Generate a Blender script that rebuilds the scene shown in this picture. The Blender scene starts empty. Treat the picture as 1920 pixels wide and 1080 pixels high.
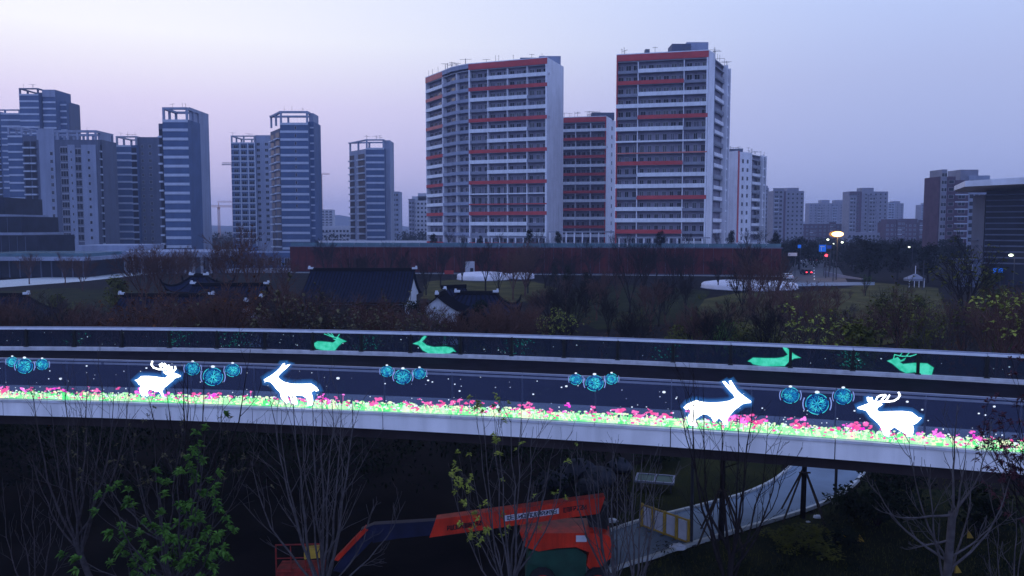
import bpy, bmesh, math, random
from mathutils import Vector, Matrix
R = math.radians
PI = math.pi
sc = bpy.context.scene
C = sc.collection

# ------------------------------------------------------------------ camera
CAMZ = 13.0
F = 1500.0
PITCH = math.atan(115 / F)
cam_d = bpy.data.cameras.new('camera')
cam = bpy.data.objects.new('camera', cam_d)
C.objects.link(cam)
cam.location = (0, 0, CAMZ)
cam.rotation_euler = (PI / 2 - PITCH, 0, 0)
cam_d.sensor_width = 36
cam_d.lens = 36 * F / 1920
cam_d.clip_start = 0.2
cam_d.clip_end = 20000
sc.camera = cam

# ------------------------------------------------------------------ sky: dusk, brighter to the upper left
world = bpy.data.worlds.new('World')
sc.world = world
world.use_nodes = True
nt = world.node_tree
nt.nodes.clear()
N, L = nt.nodes.new, nt.links.new
w_out = N('ShaderNodeOutputWorld')
tc = N('ShaderNodeTexCoord')
sep = N('ShaderNodeSeparateXYZ'); L(tc.outputs['Generated'], sep.inputs[0])

def ramp(stops):
    r = N('ShaderNodeValToRGB')
    el = r.color_ramp.elements
    while len(el) > 1:
        el.remove(el[0])
    el[0].position = stops[0][0]; el[0].color = (*stops[0][1], 1)
    for p, c in stops[1:]:
        e = el.new(p); e.color = (*c, 1)
    return r

def srgb(r, g, b):
    f = lambda v: (v / 255 / 12.92) if v / 255 <= .04045 else ((v / 255 + .055) / 1.055) ** 2.4
    return (f(r), f(g), f(b))

# elevation ramps for the left (afterglow) side and for the right (blue) side
left = ramp([(0.0, srgb(160, 160, 202)), (0.02, srgb(182, 178, 218)), (0.08, srgb(204, 194, 230)), (0.14, srgb(222, 212, 240)),
             (0.215, srgb(246, 245, 250)), (0.45, srgb(215, 226, 252)), (1.0, srgb(150, 176, 244))])
right = ramp([(0.0, srgb(134, 146, 190)), (0.02, srgb(152, 163, 206)), (0.08, srgb(162, 174, 219)), (0.17, srgb(172, 184, 226)),
              (0.27, srgb(184, 201, 243)), (0.45, srgb(180, 204, 250)), (1.0, srgb(150, 176, 244))])
back = ramp([(0.0, srgb(140, 160, 228)), (0.1, srgb(168, 190, 252)), (0.3, srgb(172, 196, 255)), (1.0, srgb(150, 176, 244))])
for r_ in (left, right, back):
    L(sep.outputs['Z'], r_.inputs[0])
mx = N('ShaderNodeMapRange'); L(sep.outputs['X'], mx.inputs[0])
mx.inputs[1].default_value = -0.5; mx.inputs[2].default_value = 0.5
mx.interpolation_type = 'SMOOTHSTEP'
mixlr = N('ShaderNodeMix'); mixlr.data_type = 'RGBA'
L(mx.outputs[0], mixlr.inputs[0]); L(left.outputs[0], mixlr.inputs[6]); L(right.outputs[0], mixlr.inputs[7])
my = N('ShaderNodeMapRange'); L(sep.outputs['Y'], my.inputs[0])
my.inputs[1].default_value = -0.5; my.inputs[2].default_value = 0.5
my.interpolation_type = 'SMOOTHSTEP'
mixfb = N('ShaderNodeMix'); mixfb.data_type = 'RGBA'
L(my.outputs[0], mixfb.inputs[0]); L(back.outputs[0], mixfb.inputs[6])
fsc = N('ShaderNodeVectorMath'); fsc.operation = 'SCALE'; fsc.inputs['Scale'].default_value = 0.84
L(mixlr.outputs[2], fsc.inputs[0]); L(fsc.outputs[0], mixfb.inputs[7])
bg = N('ShaderNodeBackground'); bg.inputs[1].default_value = 1.08
L(mixfb.outputs[2], bg.inputs[0])
sky = N('ShaderNodeTexSky'); sky.sky_type = 'NISHITA'; sky.sun_disc = False
sky.sun_elevation = R(-3.0); sky.sun_rotation = R(-60)
bg2 = N('ShaderNodeBackground'); bg2.inputs[1].default_value = 0.05
L(sky.outputs[0], bg2.inputs[0])
add = N('ShaderNodeAddShader'); L(bg.outputs[0], add.inputs[0]); L(bg2.outputs[0], add.inputs[1])
L(add.outputs[0], w_out.inputs[0])

sun_d = bpy.data.lights.new('sun', 'SUN')
sun_d.energy = 0.03; sun_d.angle = R(25); sun_d.color = (1.0, 0.8, 0.85)
sun = bpy.data.objects.new('sun', sun_d); C.objects.link(sun)
sun.rotation_euler = (R(80), 0, R(-120))

vs = sc.view_settings
vs.view_transform = 'Standard'; vs.look = 'None'; vs.exposure = 0.30; vs.gamma = 1.0
vs.use_curve_mapping = False
sc.render.engine = 'CYCLES'
sc.cycles.use_denoising = True
sc.cycles.max_bounces = 6
sc.cycles.diffuse_bounces = 2
sc.cycles.glossy_bounces = 2
sc.cycles.transmission_bounces = 2
sc.cycles.transparent_max_bounces = 12
sc.cycles.volume_bounces = 2
sc.cycles.caustics_reflective = False
sc.cycles.caustics_refractive = False

# ------------------------------------------------------------------ placing helpers
CP, SP = math.cos(PITCH), math.sin(PITCH)
def ray(px, py):
    return Vector((px - 960, CP * F + SP * (540 - py), -SP * F + CP * (540 - py)))
def at(px, py, d):            # the place at distance d (along +Y) that is seen at px, py
    r = ray(px, py); return Vector((0, 0, CAMZ)) + r * (d / r.y)
def gz(px, py, z=0.0):        # the place at height z that is seen at px, py
    r = ray(px, py); return Vector((0, 0, CAMZ)) + r * ((z - CAMZ) / r.z)
def XD(px, d): return at(px, 425, d).x
def ZD(py, d): return at(960, py, d).z

# ------------------------------------------------------------------ materials
def mat(name, col, rough=0.7, var=0.15, scale=1.0, metal=0.0, spec=0.4, bump=0.0, col2=None, detail=4.0, coord='Object'):
    m = bpy.data.materials.new(name); m.use_nodes = True
    t = m.node_tree; b = t.nodes['Principled BSDF']
    b.inputs['Roughness'].default_value = rough
    b.inputs['Metallic'].default_value = metal
    if max(col) < .13 and rough > .6: spec = .03
    b.inputs['Specular IOR Level'].default_value = spec
    tcn = t.nodes.new('ShaderNodeTexCoord')
    nz = t.nodes.new('ShaderNodeTexNoise'); nz.inputs['Scale'].default_value = scale; nz.inputs['Detail'].default_value = detail
    t.links.new(tcn.outputs[coord], nz.inputs['Vector'])
    cr = t.nodes.new('ShaderNodeValToRGB')
    c2 = col2 if col2 else tuple(min(1, c * (1 + var)) for c in col)
    c1 = col if col2 else tuple(c * (1 - var) for c in col)
    cr.color_ramp.elements[0].position = .32; cr.color_ramp.elements[0].color = (*c1, 1)
    cr.color_ramp.elements[1].position = .68; cr.color_ramp.elements[1].color = (*c2, 1)
    t.links.new(nz.outputs[0], cr.inputs[0]); t.links.new(cr.outputs[0], b.inputs['Base Color'])
    if bump:
        bp = t.nodes.new('ShaderNodeBump'); bp.inputs['Strength'].default_value = bump
        n2 = t.nodes.new('ShaderNodeTexNoise'); n2.inputs['Scale'].default_value = scale * 6; n2.inputs['Detail'].default_value = 6
        t.links.new(tcn.outputs[coord], n2.inputs['Vector'])
        t.links.new(n2.outputs[0], bp.inputs['Height']); t.links.new(bp.outputs[0], b.inputs['Normal'])
    return m

def emis(name, col, s, col2=None, scale=8.0, alpha=1.0):
    m = bpy.data.materials.new(name); m.use_nodes = True
    t = m.node_tree; t.nodes.clear()
    o = t.nodes.new('ShaderNodeOutputMaterial'); e = t.nodes.new('ShaderNodeEmission')
    e.inputs[0].default_value = (*col, 1); e.inputs[1].default_value = s
    if col2:
        tcn = t.nodes.new('ShaderNodeTexCoord')
        nz = t.nodes.new('ShaderNodeTexNoise'); nz.inputs['Scale'].default_value = scale
        cr = t.nodes.new('ShaderNodeValToRGB')
        cr.color_ramp.elements[0].position = .38; cr.color_ramp.elements[0].color = (*col, 1)
        cr.color_ramp.elements[1].position = .62; cr.color_ramp.elements[1].color = (*col2, 1)
        t.links.new(tcn.outputs['Object'], nz.inputs['Vector']); t.links.new(nz.outputs[0], cr.inputs[0]); t.links.new(cr.outputs[0], e.inputs[0])
    if alpha < 1:
        tr = t.nodes.new('ShaderNodeBsdfTransparent'); ad = t.nodes.new('ShaderNodeMixShader')
        ad.inputs[0].default_value = alpha
        t.links.new(tr.outputs[0], ad.inputs[1]); t.links.new(e.outputs[0], ad.inputs[2]); t.links.new(ad.outputs[0], o.inputs[0])
    else:
        t.links.new(e.outputs[0], o.inputs[0])
    return m

def streaks(m, amt=.28, sx=3.0, sz=.12):
    # rain streaks and grime running down upright faces
    t = m.node_tree; b = t.nodes['Principled BSDF']; lk = b.inputs['Base Color'].links[0]; src = lk.from_socket
    tcn = t.nodes.new('ShaderNodeTexCoord'); mp = t.nodes.new('ShaderNodeMapping'); mp.inputs['Scale'].default_value = (sx, sx, sz)
    nz = t.nodes.new('ShaderNodeTexNoise'); nz.inputs['Scale'].default_value = 1.0; nz.inputs['Detail'].default_value = 8
    cr = t.nodes.new('ShaderNodeValToRGB'); cr.color_ramp.elements[0].position = .35; cr.color_ramp.elements[0].color = (1 - amt, 1 - amt, 1 - amt, 1)
    cr.color_ramp.elements[1].position = .6; cr.color_ramp.elements[1].color = (1, 1, 1, 1)
    mx_ = t.nodes.new('ShaderNodeMix'); mx_.data_type = 'RGBA'; mx_.blend_type = 'MULTIPLY'; mx_.inputs[0].default_value = 1
    t.links.new(tcn.outputs['Object'], mp.inputs[0]); t.links.new(mp.outputs[0], nz.inputs['Vector']); t.links.new(nz.outputs[0], cr.inputs[0])
    t.links.new(src, mx_.inputs[6]); t.links.new(cr.outputs[0], mx_.inputs[7]); t.links.new(mx_.outputs[2], b.inputs['Base Color'])

def glassmat(name, tint, gl, df, dcol, rough=0.02):
    m = bpy.data.materials.new(name); m.use_nodes = True
    t = m.node_tree; t.nodes.clear()
    o = t.nodes.new('ShaderNodeOutputMaterial')
    tr = t.nodes.new('ShaderNodeBsdfTransparent'); tr.inputs[0].default_value = (*tint, 1)
    g = t.nodes.new('ShaderNodeBsdfGlossy'); g.inputs['Roughness'].default_value = rough; g.inputs[0].default_value = (.9, .95, 1, 1)
    d = t.nodes.new('ShaderNodeBsdfDiffuse'); d.inputs[0].default_value = (*dcol, 1)
    m1 = t.nodes.new('ShaderNodeMixShader'); m1.inputs[0].default_value = df
    m2 = t.nodes.new('ShaderNodeMixShader')
    fr = t.nodes.new('ShaderNodeFresnel'); fr.inputs[0].default_value = 1.45
    ma = t.nodes.new('ShaderNodeMath'); ma.operation = 'MULTIPLY_ADD'; ma.inputs[1].default_value = 1.0; ma.inputs[2].default_value = gl
    t.links.new(fr.outputs[0], ma.inputs[0]); t.links.new(ma.outputs[0], m2.inputs[0])
    t.links.new(tr.outputs[0], m1.inputs[1]); t.links.new(d.outputs[0], m1.inputs[2])
    t.links.new(m1.outputs[0], m2.inputs[1]); t.links.new(g.outputs[0], m2.inputs[2]); t.links.new(m2.outputs[0], o.inputs[0])
    return m

M = dict(
    soil=mat('dark_soil', (.005, .0042, .0044), .95, col2=(.015, .0115, .012), scale=.25, bump=.4, coord='Generated' if False else 'Object'),
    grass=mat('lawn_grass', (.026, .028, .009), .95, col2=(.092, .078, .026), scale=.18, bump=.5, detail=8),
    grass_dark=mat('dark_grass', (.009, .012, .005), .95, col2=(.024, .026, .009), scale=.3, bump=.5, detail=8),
    path=mat('path_concrete', (.135, .185, .26), .8, var=.16, scale=.5, bump=.15, detail=8),
    kerb=mat('kerb_stone', (.42, .44, .46), .8, var=.15, scale=2),
    road=mat('road_asphalt', (.10, .10, .11), .85, var=.2, scale=.3),
    paint=mat('road_paint', (.7, .7, .7), .7, var=.1, scale=2),
    deck=mat('deck_asphalt', (.008, .007, .013), .9, var=.3, scale=1.5, spec=.1),
    band=mat('deck_edge_stone', (.34, .38, .42), .75, var=.14, scale=1.2),
    fascia=mat('bridge_cladding', (.84, .82, .86), .55, var=.10, scale=.6, bump=.03, detail=8),
    girder=mat('girder_steel', (.045, .035, .04), .7, var=.2, scale=1),
    rail=mat('rail_steel', (.72, .74, .84), .5, metal=.0, var=.08, scale=3),
    rail_dim=mat('rail_steel_dull', (.22, .24, .33), .5, metal=.0, var=.1, scale=3),
    post=mat('post_steel', (.005, .005, .007), .5, var=.2, scale=3),
    ledge=mat('ledge_stone', (.60, .60, .68), .6, var=.12, scale=1.2),
    white=mat('white_render', (.70, .70, .78), .8, var=.07, scale=.35, detail=8),
    whiteb=mat('white_parapet', (.70, .72, .78), .75, var=.07, scale=.4),
    red=mat('red_parapet', (.42, .048, .055), .7, var=.12, scale=.4),
    orange=mat('orange_parapet', (.50, .15, .13), .7, var=.12, scale=.4),
    greyp=mat('grey_parapet', (.20, .21, .27), .75, var=.12, scale=.5),
    recess=mat('recess_wall', (.21, .20, .27), .85, var=.2, scale=.5),
    greyw=mat('grey_wall', (.25, .28, .39), .85, var=.08, scale=.15, detail=8),
    greyd=mat('dark_grey_wall', (.09, .105, .165), .85, var=.10, scale=.2, detail=8),
    stripe=mat('blue_grey_wall', (.055, .095, .20), .7, var=.12, scale=.25, detail=6),
    stripel=mat('pale_stripe', (.42, .46, .56), .75, var=.08, scale=.5),
    slab=mat('slab_concrete', (.27, .28, .34), .8, var=.1, scale=.6),
    win=mat('window_glass', (.014, .018, .035), .12, var=.5, scale=.21, spec=.6),
    winb=mat('dark_window', (.010, .012, .024), .3, var=.5, scale=.3, spec=.15),
    frame=mat('window_frame', (.40, .40, .45), .6, var=.1, scale=3),
    mast=mat('roof_steel', (.10, .11, .14), .6, var=.2, scale=1),
    brickf=mat('far_red_wall', (.085, .052, .078), .85, var=.2, scale=.3),
    beige=mat('far_beige_wall', (.19, .19, .25), .85, var=.15, scale=.3),
    corten=mat('rust_red_panel', (.062, .0095, .012), .75, col2=(.105, .017, .016), scale=.6, detail=10, bump=.1),
    teal=mat('teal_glass', (.06, .13, .17), .2, var=.25, scale=.3, spec=.6),
    tile=mat('roof_tile', (.008, .012, .032), .7, var=.3, scale=2, spec=.5),
    ridge=mat('ridge_tile', (.006, .006, .010), .7, var=.2, scale=2),
    plaster=mat('white_plaster', (.55, .58, .66), .85, var=.10, scale=1.5),
    timber=mat('dark_timber', (.012, .006, .005), .7, var=.3, scale=2),
    canopy=mat('white_membrane', (.66, .64, .72), .6, var=.07, scale=.5),
    bark=mat('grey_bark', (.050, .042, .045), .9, var=.35, scale=6),
    barkl=mat('pale_bark', (.075, .066, .070), .85, var=.3, scale=5),
    barkd=mat('dark_bark', (.018, .014, .015), .9, var=.3, scale=5),
    barkr=mat('reddish_twigs', (.090, .047, .040), .9, var=.3, scale=5),
    leafg=mat('green_leaf', (.030, .085, .014), .8, col2=(.105, .215, .040), scale=3.2, spec=.3),
    leafy=mat('yellow_green_leaf', (.15, .19, .02), .7, col2=(.30, .32, .04), scale=1.2, spec=.3),
    leafb=mat('brown_leaf', (.055, .020, .012), .8, col2=(.13, .050, .020), scale=1.2),
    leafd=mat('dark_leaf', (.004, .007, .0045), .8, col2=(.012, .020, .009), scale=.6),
    leafo=mat('olive_leaf', (.042, .050, .010), .8, col2=(.115, .115, .020), scale=.6),
    leafp=mat('purple_leaf', (.045, .018, .026), .7, col2=(.09, .03, .04), scale=1.4),
    leafw=mat('pale_dry_leaf', (.07, .062, .036), .8, col2=(.13, .115, .06), scale=2),
    machr=mat('machine_red', (.62, .034, .012), .4, var=.15, scale=2),
    machb=mat('machine_navy', (.008, .010, .035), .45, var=.3, scale=2),
    machg=mat('machine_green', (.008, .05, .032), .6, var=.3, scale=2),
    tyre=mat('tyre_rubber', (.02, .02, .022), .9, var=.2, scale=6),
    yellow=mat('yellow_paint', (.42, .26, .03), .6, var=.2, scale=3),
    white2=mat('white_board', (.50, .50, .56), .7, var=.12, scale=3),
    bag=mat('white_bag', (.60, .62, .70), .6, var=.1, scale=6),
    wood=mat('prop_timber', (.055, .042, .036), .9, var=.25, scale=5),
    rock=mat('dark_rock', (.030, .032, .042), .9, var=.4, scale=1.5, bump=.4),
    machd=mat('machine_red_dull', (.20, .014, .010), .7, var=.4, scale=4),  # darker, rougher red for the basket
    pole=mat('pole_steel', (.03, .03, .04), .5, var=.2, scale=3),
    blue=mat('blue_sign', (.015, .09, .45), .5, var=.1, scale=1),
    carw=mat('white_car_paint', (.55, .56, .6), .3, var=.05, scale=1),
    card=mat('dark_car_paint', (.04, .035, .05), .3, var=.1, scale=1),
    carr=mat('red_car_paint', (.35, .03, .03), .3, var=.1, scale=1),
    hill=mat('far_hill', (.03, .04, .06), 1, var=.1, scale=.01),
    crane=mat('crane_paint', (.45, .20, .10), .7, var=.1, scale=1),
    cream=mat('far_cream_wall', (.40, .40, .46), .85, var=.1, scale=.3),
    led_white=emis('led_white', (.92, .97, 1.0), 3.2),
    glow_blue=emis('painted_blue_glow', (.05, .27, .80), 1.0, alpha=.13),  # glow round the near deer, painted as faint emission
    led_green=emis('led_green', (.10, .85, .26), .95, (.42, 1.0, .50), 3.0),
    led_pale=emis('led_pale', (.90, .95, .62), 1.0, (.60, .98, .66), 6.0),
    led_pink=emis('led_pink', (.95, .10, .38), .85, (1.0, .20, .65), 5.0),
    led_magenta=emis('led_magenta', (.85, .03, .70), 1.0, (1.0, .25, .85), 5.0),
    led_teal=emis('led_teal', (.035, .62, .42), 1.0, (.09, .82, .62), 4.0, alpha=.66),
    glow_teal=emis('painted_teal_glow', (.01, .28, .20), 1.0, (.02, .35, .25), 4.0, alpha=.28),  # dimmer painted glow round the far deer
    led_disc=emis('led_blue_disc', (.003, .03, .20), 1.0, (.008, .12, .40), 7.0, alpha=.62),
    led_cyan=emis('led_cyan', (.01, .20, .48), 1.0, (.06, .72, .78), 6.0),
    led_lav=emis('led_lavender', (.22, .32, .75), .9),
    led_dot=emis('led_snow', (.72, .82, 1.0), 1.0),
    curtain=mat('curtained_window', (.10, .10, .14), .5, var=.4, scale=.4, spec=.2),
    acbox=mat('air_conditioner', (.45, .45, .50), .6, var=.1, scale=2),
    lamp_glow=emis('painted_sodium_glow', (1.0, .42, .10), .62, alpha=.55),  # orange glare round the sodium lamp, painted as emission
    lamp_warm=emis('sodium_lamp', (1.0, .55, .16), 9.0),
    lamp_white=emis('white_lamp', (.9, 1.0, .75), 4.0),
    lamp_red=emis('red_signal', (1.0, .03, .05), 7.0),
    lamp_blue=emis('blue_lit_sign', (.01, .10, .60), .9),
)
M['glass_near'] = glassmat('near_glass', (.84, .88, .98), .015, .40, (.100, .118, .215))
M['glass_far'] = glassmat('far_glass', (.80, .86, .95), .012, .24, (.050, .070, .120))

for k_, a_, x_ in (('fascia', .15, 2.2), ('ledge', .2, 3.0), ('white', .16, .9), ('greyw', .18, .6), ('greyd', .2, .6), ('stripe', .12, .5), ('corten', .35, 1.2), ('machr', .35, 4.0), ('whiteb', .14, 1.2)):
    streaks(M[k_], a_, x_, x_ * .08)

# ------------------------------------------------------------------ mesh helpers
class MB:
    def __init__(s): s.v, s.f, s.m = [], [], []
    def box(s, x0, y0, z0, x1, y1, z1, mi=0, T=None):
        n = len(s.v)
        P = [(x0, y0, z0), (x1, y0, z0), (x1, y1, z0), (x0, y1, z0), (x0, y0, z1), (x1, y0, z1), (x1, y1, z1), (x0, y1, z1)]
        if T is not None: P = [tuple(T @ Vector(p)) for p in P]
        s.v += P
        for q in ((0, 3, 2, 1), (4, 5, 6, 7), (0, 1, 5, 4), (1, 2, 6, 5), (2, 3, 7, 6), (3, 0, 4, 7)):
            s.f.append(tuple(n + i for i in q)); s.m.append(mi)
        return s
    def poly(s, pts, mi=0):
        n = len(s.v); s.v += [tuple(p) for p in pts]; s.f.append(tuple(range(n, n + len(pts)))); s.m.append(mi); return s
    def prism(s, pts, z0, z1, mi=0):
        n = len(s.v); k = len(pts)
        s.v += [(p[0], p[1], z0) for p in pts] + [(p[0], p[1], z1) for p in pts]
        s.f.append(tuple(n + k + i for i in range(k))); s.f.append(tuple(n + k - 1 - i for i in range(k))); s.m += [mi, mi]
        for i in range(k):
            j = (i + 1) % k; s.f.append((n + i, n + j, n + k + j, n + k + i)); s.m.append(mi)
        return s
    def tube(s, pts, rad, sides=5, mi=0, cap=True):
        n0 = len(s.v); pts = [Vector(p) for p in pts]; K = len(pts)
        if not isinstance(rad, (list, tuple)): rad = [rad] * K
        for i, p in enumerate(pts):
            d = (pts[min(i + 1, K - 1)] - pts[max(i - 1, 0)])
            if d.length < 1e-9: d = Vector((0, 0, 1))
            d.normalize()
            a = d.cross(Vector((0, 1, 0.13))) if abs(d.y) < .9 else d.cross(Vector((1, 0, .1)))
            a.normalize(); b = d.cross(a)
            for k in range(sides):
                t = 2 * PI * k / sides
                s.v.append(tuple(p + (a * math.cos(t) + b * math.sin(t)) * rad[i]))
        for i in range(K - 1):
            for k in range(sides):
                a0 = n0 + i * sides + k; a1 = n0 + i * sides + (k + 1) % sides
                s.f.append((a0, a1, a1 + sides, a0 + sides)); s.m.append(mi)
        if cap:
            s.f.append(tuple(n0 + sides - 1 - k for k in range(sides))); s.f.append(tuple(n0 + (K - 1) * sides + k for k in range(sides))); s.m += [mi, mi]
        return s
    def build(s, name, mats, parent=None, world=False, smooth=False, kind=None, label=None):
        me = bpy.data.meshes.new(name)
        vv = s.v
        if world and parent is not None:
            l = parent.location; vv = [(x - l.x, y - l.y, z - l.z) for x, y, z in vv]
        me.from_pydata(vv, [], s.f)
        if not isinstance(mats, (list, tuple)): mats = [mats]
        for m in mats: me.materials.append(m)
        if len(mats) > 1: me.polygons.foreach_set('material_index', s.m)
        if smooth: me.polygons.foreach_set('use_smooth', [True] * len(s.f))
        me.update()
        o = bpy.data.objects.new(name, me); C.objects.link(o)
        if parent is not None: o.parent = parent
        if kind: o['kind'] = kind
        if label: o['label'] = label
        return o

def thing(name, label, cat, loc=(0, 0, 0), rz=0.0, group=None):
    o = bpy.data.objects.new(name, None); C.objects.link(o)
    o.location = loc; o.rotation_euler = (0, 0, rz); o.empty_display_size = .3
    o['label'] = label; o['category'] = cat
    if group: o['group'] = group
    return o
def tag(o, label, cat, group=None):
    o['label'] = label; o['category'] = cat
    if group: o['group'] = group
    return o
def inst(me, name, parent, loc, rz=0.0, scale=None):
    o = bpy.data.objects.new(name, me); C.objects.link(o); o.parent = parent
    o.location = loc; o.rotation_euler = (0, 0, rz)
    if scale: o.scale = scale
    return o
_cache = {}
def boxmesh(w, d, h, m, key='box'):
    k = (round(w, 3), round(d, 3), round(h, 3), m.name, key)
    if k not in _cache:
        b = MB().box(0, -d, 0, w, 0, h)
        me = bpy.data.meshes.new(key); me.from_pydata(b.v, [], b.f); me.materials.append(m); _cache[k] = me
    return _cache[k]
def winmesh(w, h, m, bars=1):
    k = ('win', round(w, 2), round(h, 2), m.name, bars)
    if k not in _cache:
        b = MB(); b.box(0, -.05, 0, w, .02, h, 0)
        f = .07
        b.box(0, -.10, 0, f, -.052, h, 1); b.box(w - f, -.10, 0, w, -.052, h, 1)
        b.box(f, -.10, 0, w - f, -.052, f, 1); b.box(f, -.10, h - f, w - f, -.052, h, 1)
        for i in range(bars):
            x = w * (i + 1) / (bars + 1); b.box(x - .03, -.09, f, x + .03, -.053, h - f, 1)
        me = bpy.data.meshes.new('window'); me.from_pydata(b.v, [], b.f); me.materials.append(m); me.materials.append(M['frame'])
        me.polygons.foreach_set('material_index', b.m); _cache[k] = me
    return _cache[k]

def struct(o): o['kind'] = 'structure'; return o
# ------------------------------------------------------------------ ground, water's edge, roads
def sheet(name, pts, z, m, kind='structure', step=None):
    b = MB(); b.poly([(p[0], p[1], z) for p in pts]); o = b.build(name, m); o['kind'] = kind; return o
gp = MB()
G = 40
gx = [-2000, -1200, -500, -200] + [-150 + 7.5 * i for i in range(41)] + [200, 500, 1200, 2000]
gy = [-120, -60] + [-20 + 7.5 * i for i in range(33)] + [300, 500, 900, 1600, 2850]
rg = random.Random(3)
idx = {}
for j, y in enumerate(gy):
    for i, x in enumerate(gx):
        idx[i, j] = len(gp.v); gp.v.append((x, y, rg.uniform(-.14, -.02)))
for j in range(len(gy) - 1):
    for i in range(len(gx) - 1):
        gp.f.append((idx[i, j], idx[i + 1, j], idx[i + 1, j + 1], idx[i, j + 1])); gp.m.append(0)
struct(gp.build('ground', M['soil'], smooth=True))

def blob(name, pts_px, z, m, jitter=.0, seed=1, n=6):
    rr = random.Random(seed); P = [gz(x, y, z) for x, y in pts_px]; out = []
    for i in range(len(P)):
        a, b = P[i], P[(i + 1) % len(P)]
        for k in range(n):
            q = a.lerp(b, k / n); out.append((q.x + rr.uniform(-jitter, jitter), q.y + rr.uniform(-jitter, jitter) * 2, z))
    return sheet(name, out, z, m)
blob('lawn', [(790, 560), (800, 528), (860, 524), (1000, 528), (1060, 545), (980, 566), (880, 572)], .03, M['grass'], .5, 1)
blob('lawn', [(1300, 565), (1380, 549), (1540, 546), (1640, 530), (1760, 540), (1800, 620), (1560, 660), (1400, 640), (1320, 600)], .034, M['grass'], .5, 2)
blob('lawn', [(1040, 545), (1160, 533), (1330, 545), (1300, 600), (1120, 620), (1030, 580)], .038, M['grass_dark'], .5, 3)
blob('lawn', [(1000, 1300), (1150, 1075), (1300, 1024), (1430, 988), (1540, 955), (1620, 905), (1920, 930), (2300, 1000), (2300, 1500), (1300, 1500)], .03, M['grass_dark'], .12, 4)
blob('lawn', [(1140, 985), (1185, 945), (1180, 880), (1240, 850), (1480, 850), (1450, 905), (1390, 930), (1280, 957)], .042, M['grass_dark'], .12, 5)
blob('lawn', [(-60, 620), (-40, 548), (120, 540), (260, 545), (300, 620)], .03, M['grass_dark'], .5, 6)

# curved concrete path, seen under the bridge
top = [(1000, 1060), (1080, 1022), (1150, 994), (1200, 978), (1285, 957), (1340, 943), (1400, 927), (1450, 903), (1478, 880), (1496, 858), (1506, 835)]
bot = [(1040, 1120), (1090, 1090), (1150, 1068), (1230, 1044), (1300, 1020), (1370, 1000), (1430, 982), (1500, 962), (1560, 938), (1603, 908), (1622, 880), (1632, 850), (1636, 835)]
T3 = [gz(x, y) for x, y in top]; B3 = [gz(x, y) for x, y in bot]
def resample(P, n):
    Ls = [0]
    for a, b in zip(P, P[1:]): Ls.append(Ls[-1] + (b - a).length)
    out = []
    for i in range(n):
        t = Ls[-1] * i / (n - 1); k = 0
        while k < len(P) - 2 and Ls[k + 1] < t: k += 1
        out.append(P[k].lerp(P[k + 1], (t - Ls[k]) / (Ls[k + 1] - Ls[k])))
    return out
def smooth_line(P, it=3):
    for _ in range(it):
        P = [P[0]] + [(P[i - 1] + P[i] * 2 + P[i + 1]) / 4 for i in range(1, len(P) - 1)] + [P[-1]]
    return P
T3 = smooth_line(resample(T3, 40)); B3 = smooth_line(resample(B3, 40))
pb = MB()
for i in range(39):
    pb.poly([(T3[i].x, T3[i].y, .06), (B3[i].x, B3[i].y, .06), (B3[i + 1].x, B3[i + 1].y, .06), (T3[i + 1].x, T3[i + 1].y, .06)])
path = struct(pb.build('path', M['path']))
kb = []
for line in (T3, B3):
    me = None
    for i in range(0, 39):
        a, b = line[i], line[i + 1]; d = (b - a); ang = math.atan2(d.y, d.x)
        o = inst(boxmesh(1.0, .14, .16, M['kerb'], 'kerb_stone'), 'kerb_stone', path, (a.x, a.y, 0), ang, ((d.length - .02), 1, 1))
# plaza and road beyond the park, at the left
blob('pavement', [(-80, 545), (-80, 531), (140, 516), (420, 500), (700, 494), (700, 500), (300, 512), (150, 528)], .05, M['kerb'], 0, 7, 1)
rd = struct(MB().poly([(p.x, p.y, .05) for p in (gz(1462, 531), gz(1500, 480), gz(1512, 452), gz(1528, 452), gz(1560, 480), gz(1590, 531))]).build('road', M['road']))
struct(MB().poly([(p.x, p.y, .056) for p in (gz(1440, 538), gz(1440, 531), gz(1640, 529), gz(1640, 535))]).build('pavement', M['path']))
lb = MB()
for k in range(9):
    t0 = 1.0 - k * .1; y0 = 470 + 55 * t0; y1 = y0 - 2.2
    lb.poly([(*gz(1524 + 2 * t0, y0).xy, .06), (*gz(1526 + 2 * t0, y0).xy, .06), (*gz(1526 + 2 * t0, y1).xy, .06), (*gz(1524 + 2 * t0, y1).xy, .06)])
struct(lb.build('road_marking', M['paint']))
# far low hills on the horizon
hb = MB(); rr = random.Random(5); pts = []
for i in range(60):
    x = -1990 + i * 67; pts.append((x, 2400, 22 + 16 * math.sin(i * .37) + 10 * math.sin(i * .9 + 1) + rr.uniform(-2, 2)))
n = len(hb.v)
for x, y, z in pts: hb.v += [(x, y, z), (x, y - 260, -1), (x, y + 300, -1)]
for i in range(59):
    a = n + i * 3; hb.f += [(a, a + 1, a + 4, a + 3), (a, a + 3, a + 5, a + 2)]; hb.m += [0, 0]
struct(hb.build('hills', M['hill'], smooth=True))

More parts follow.
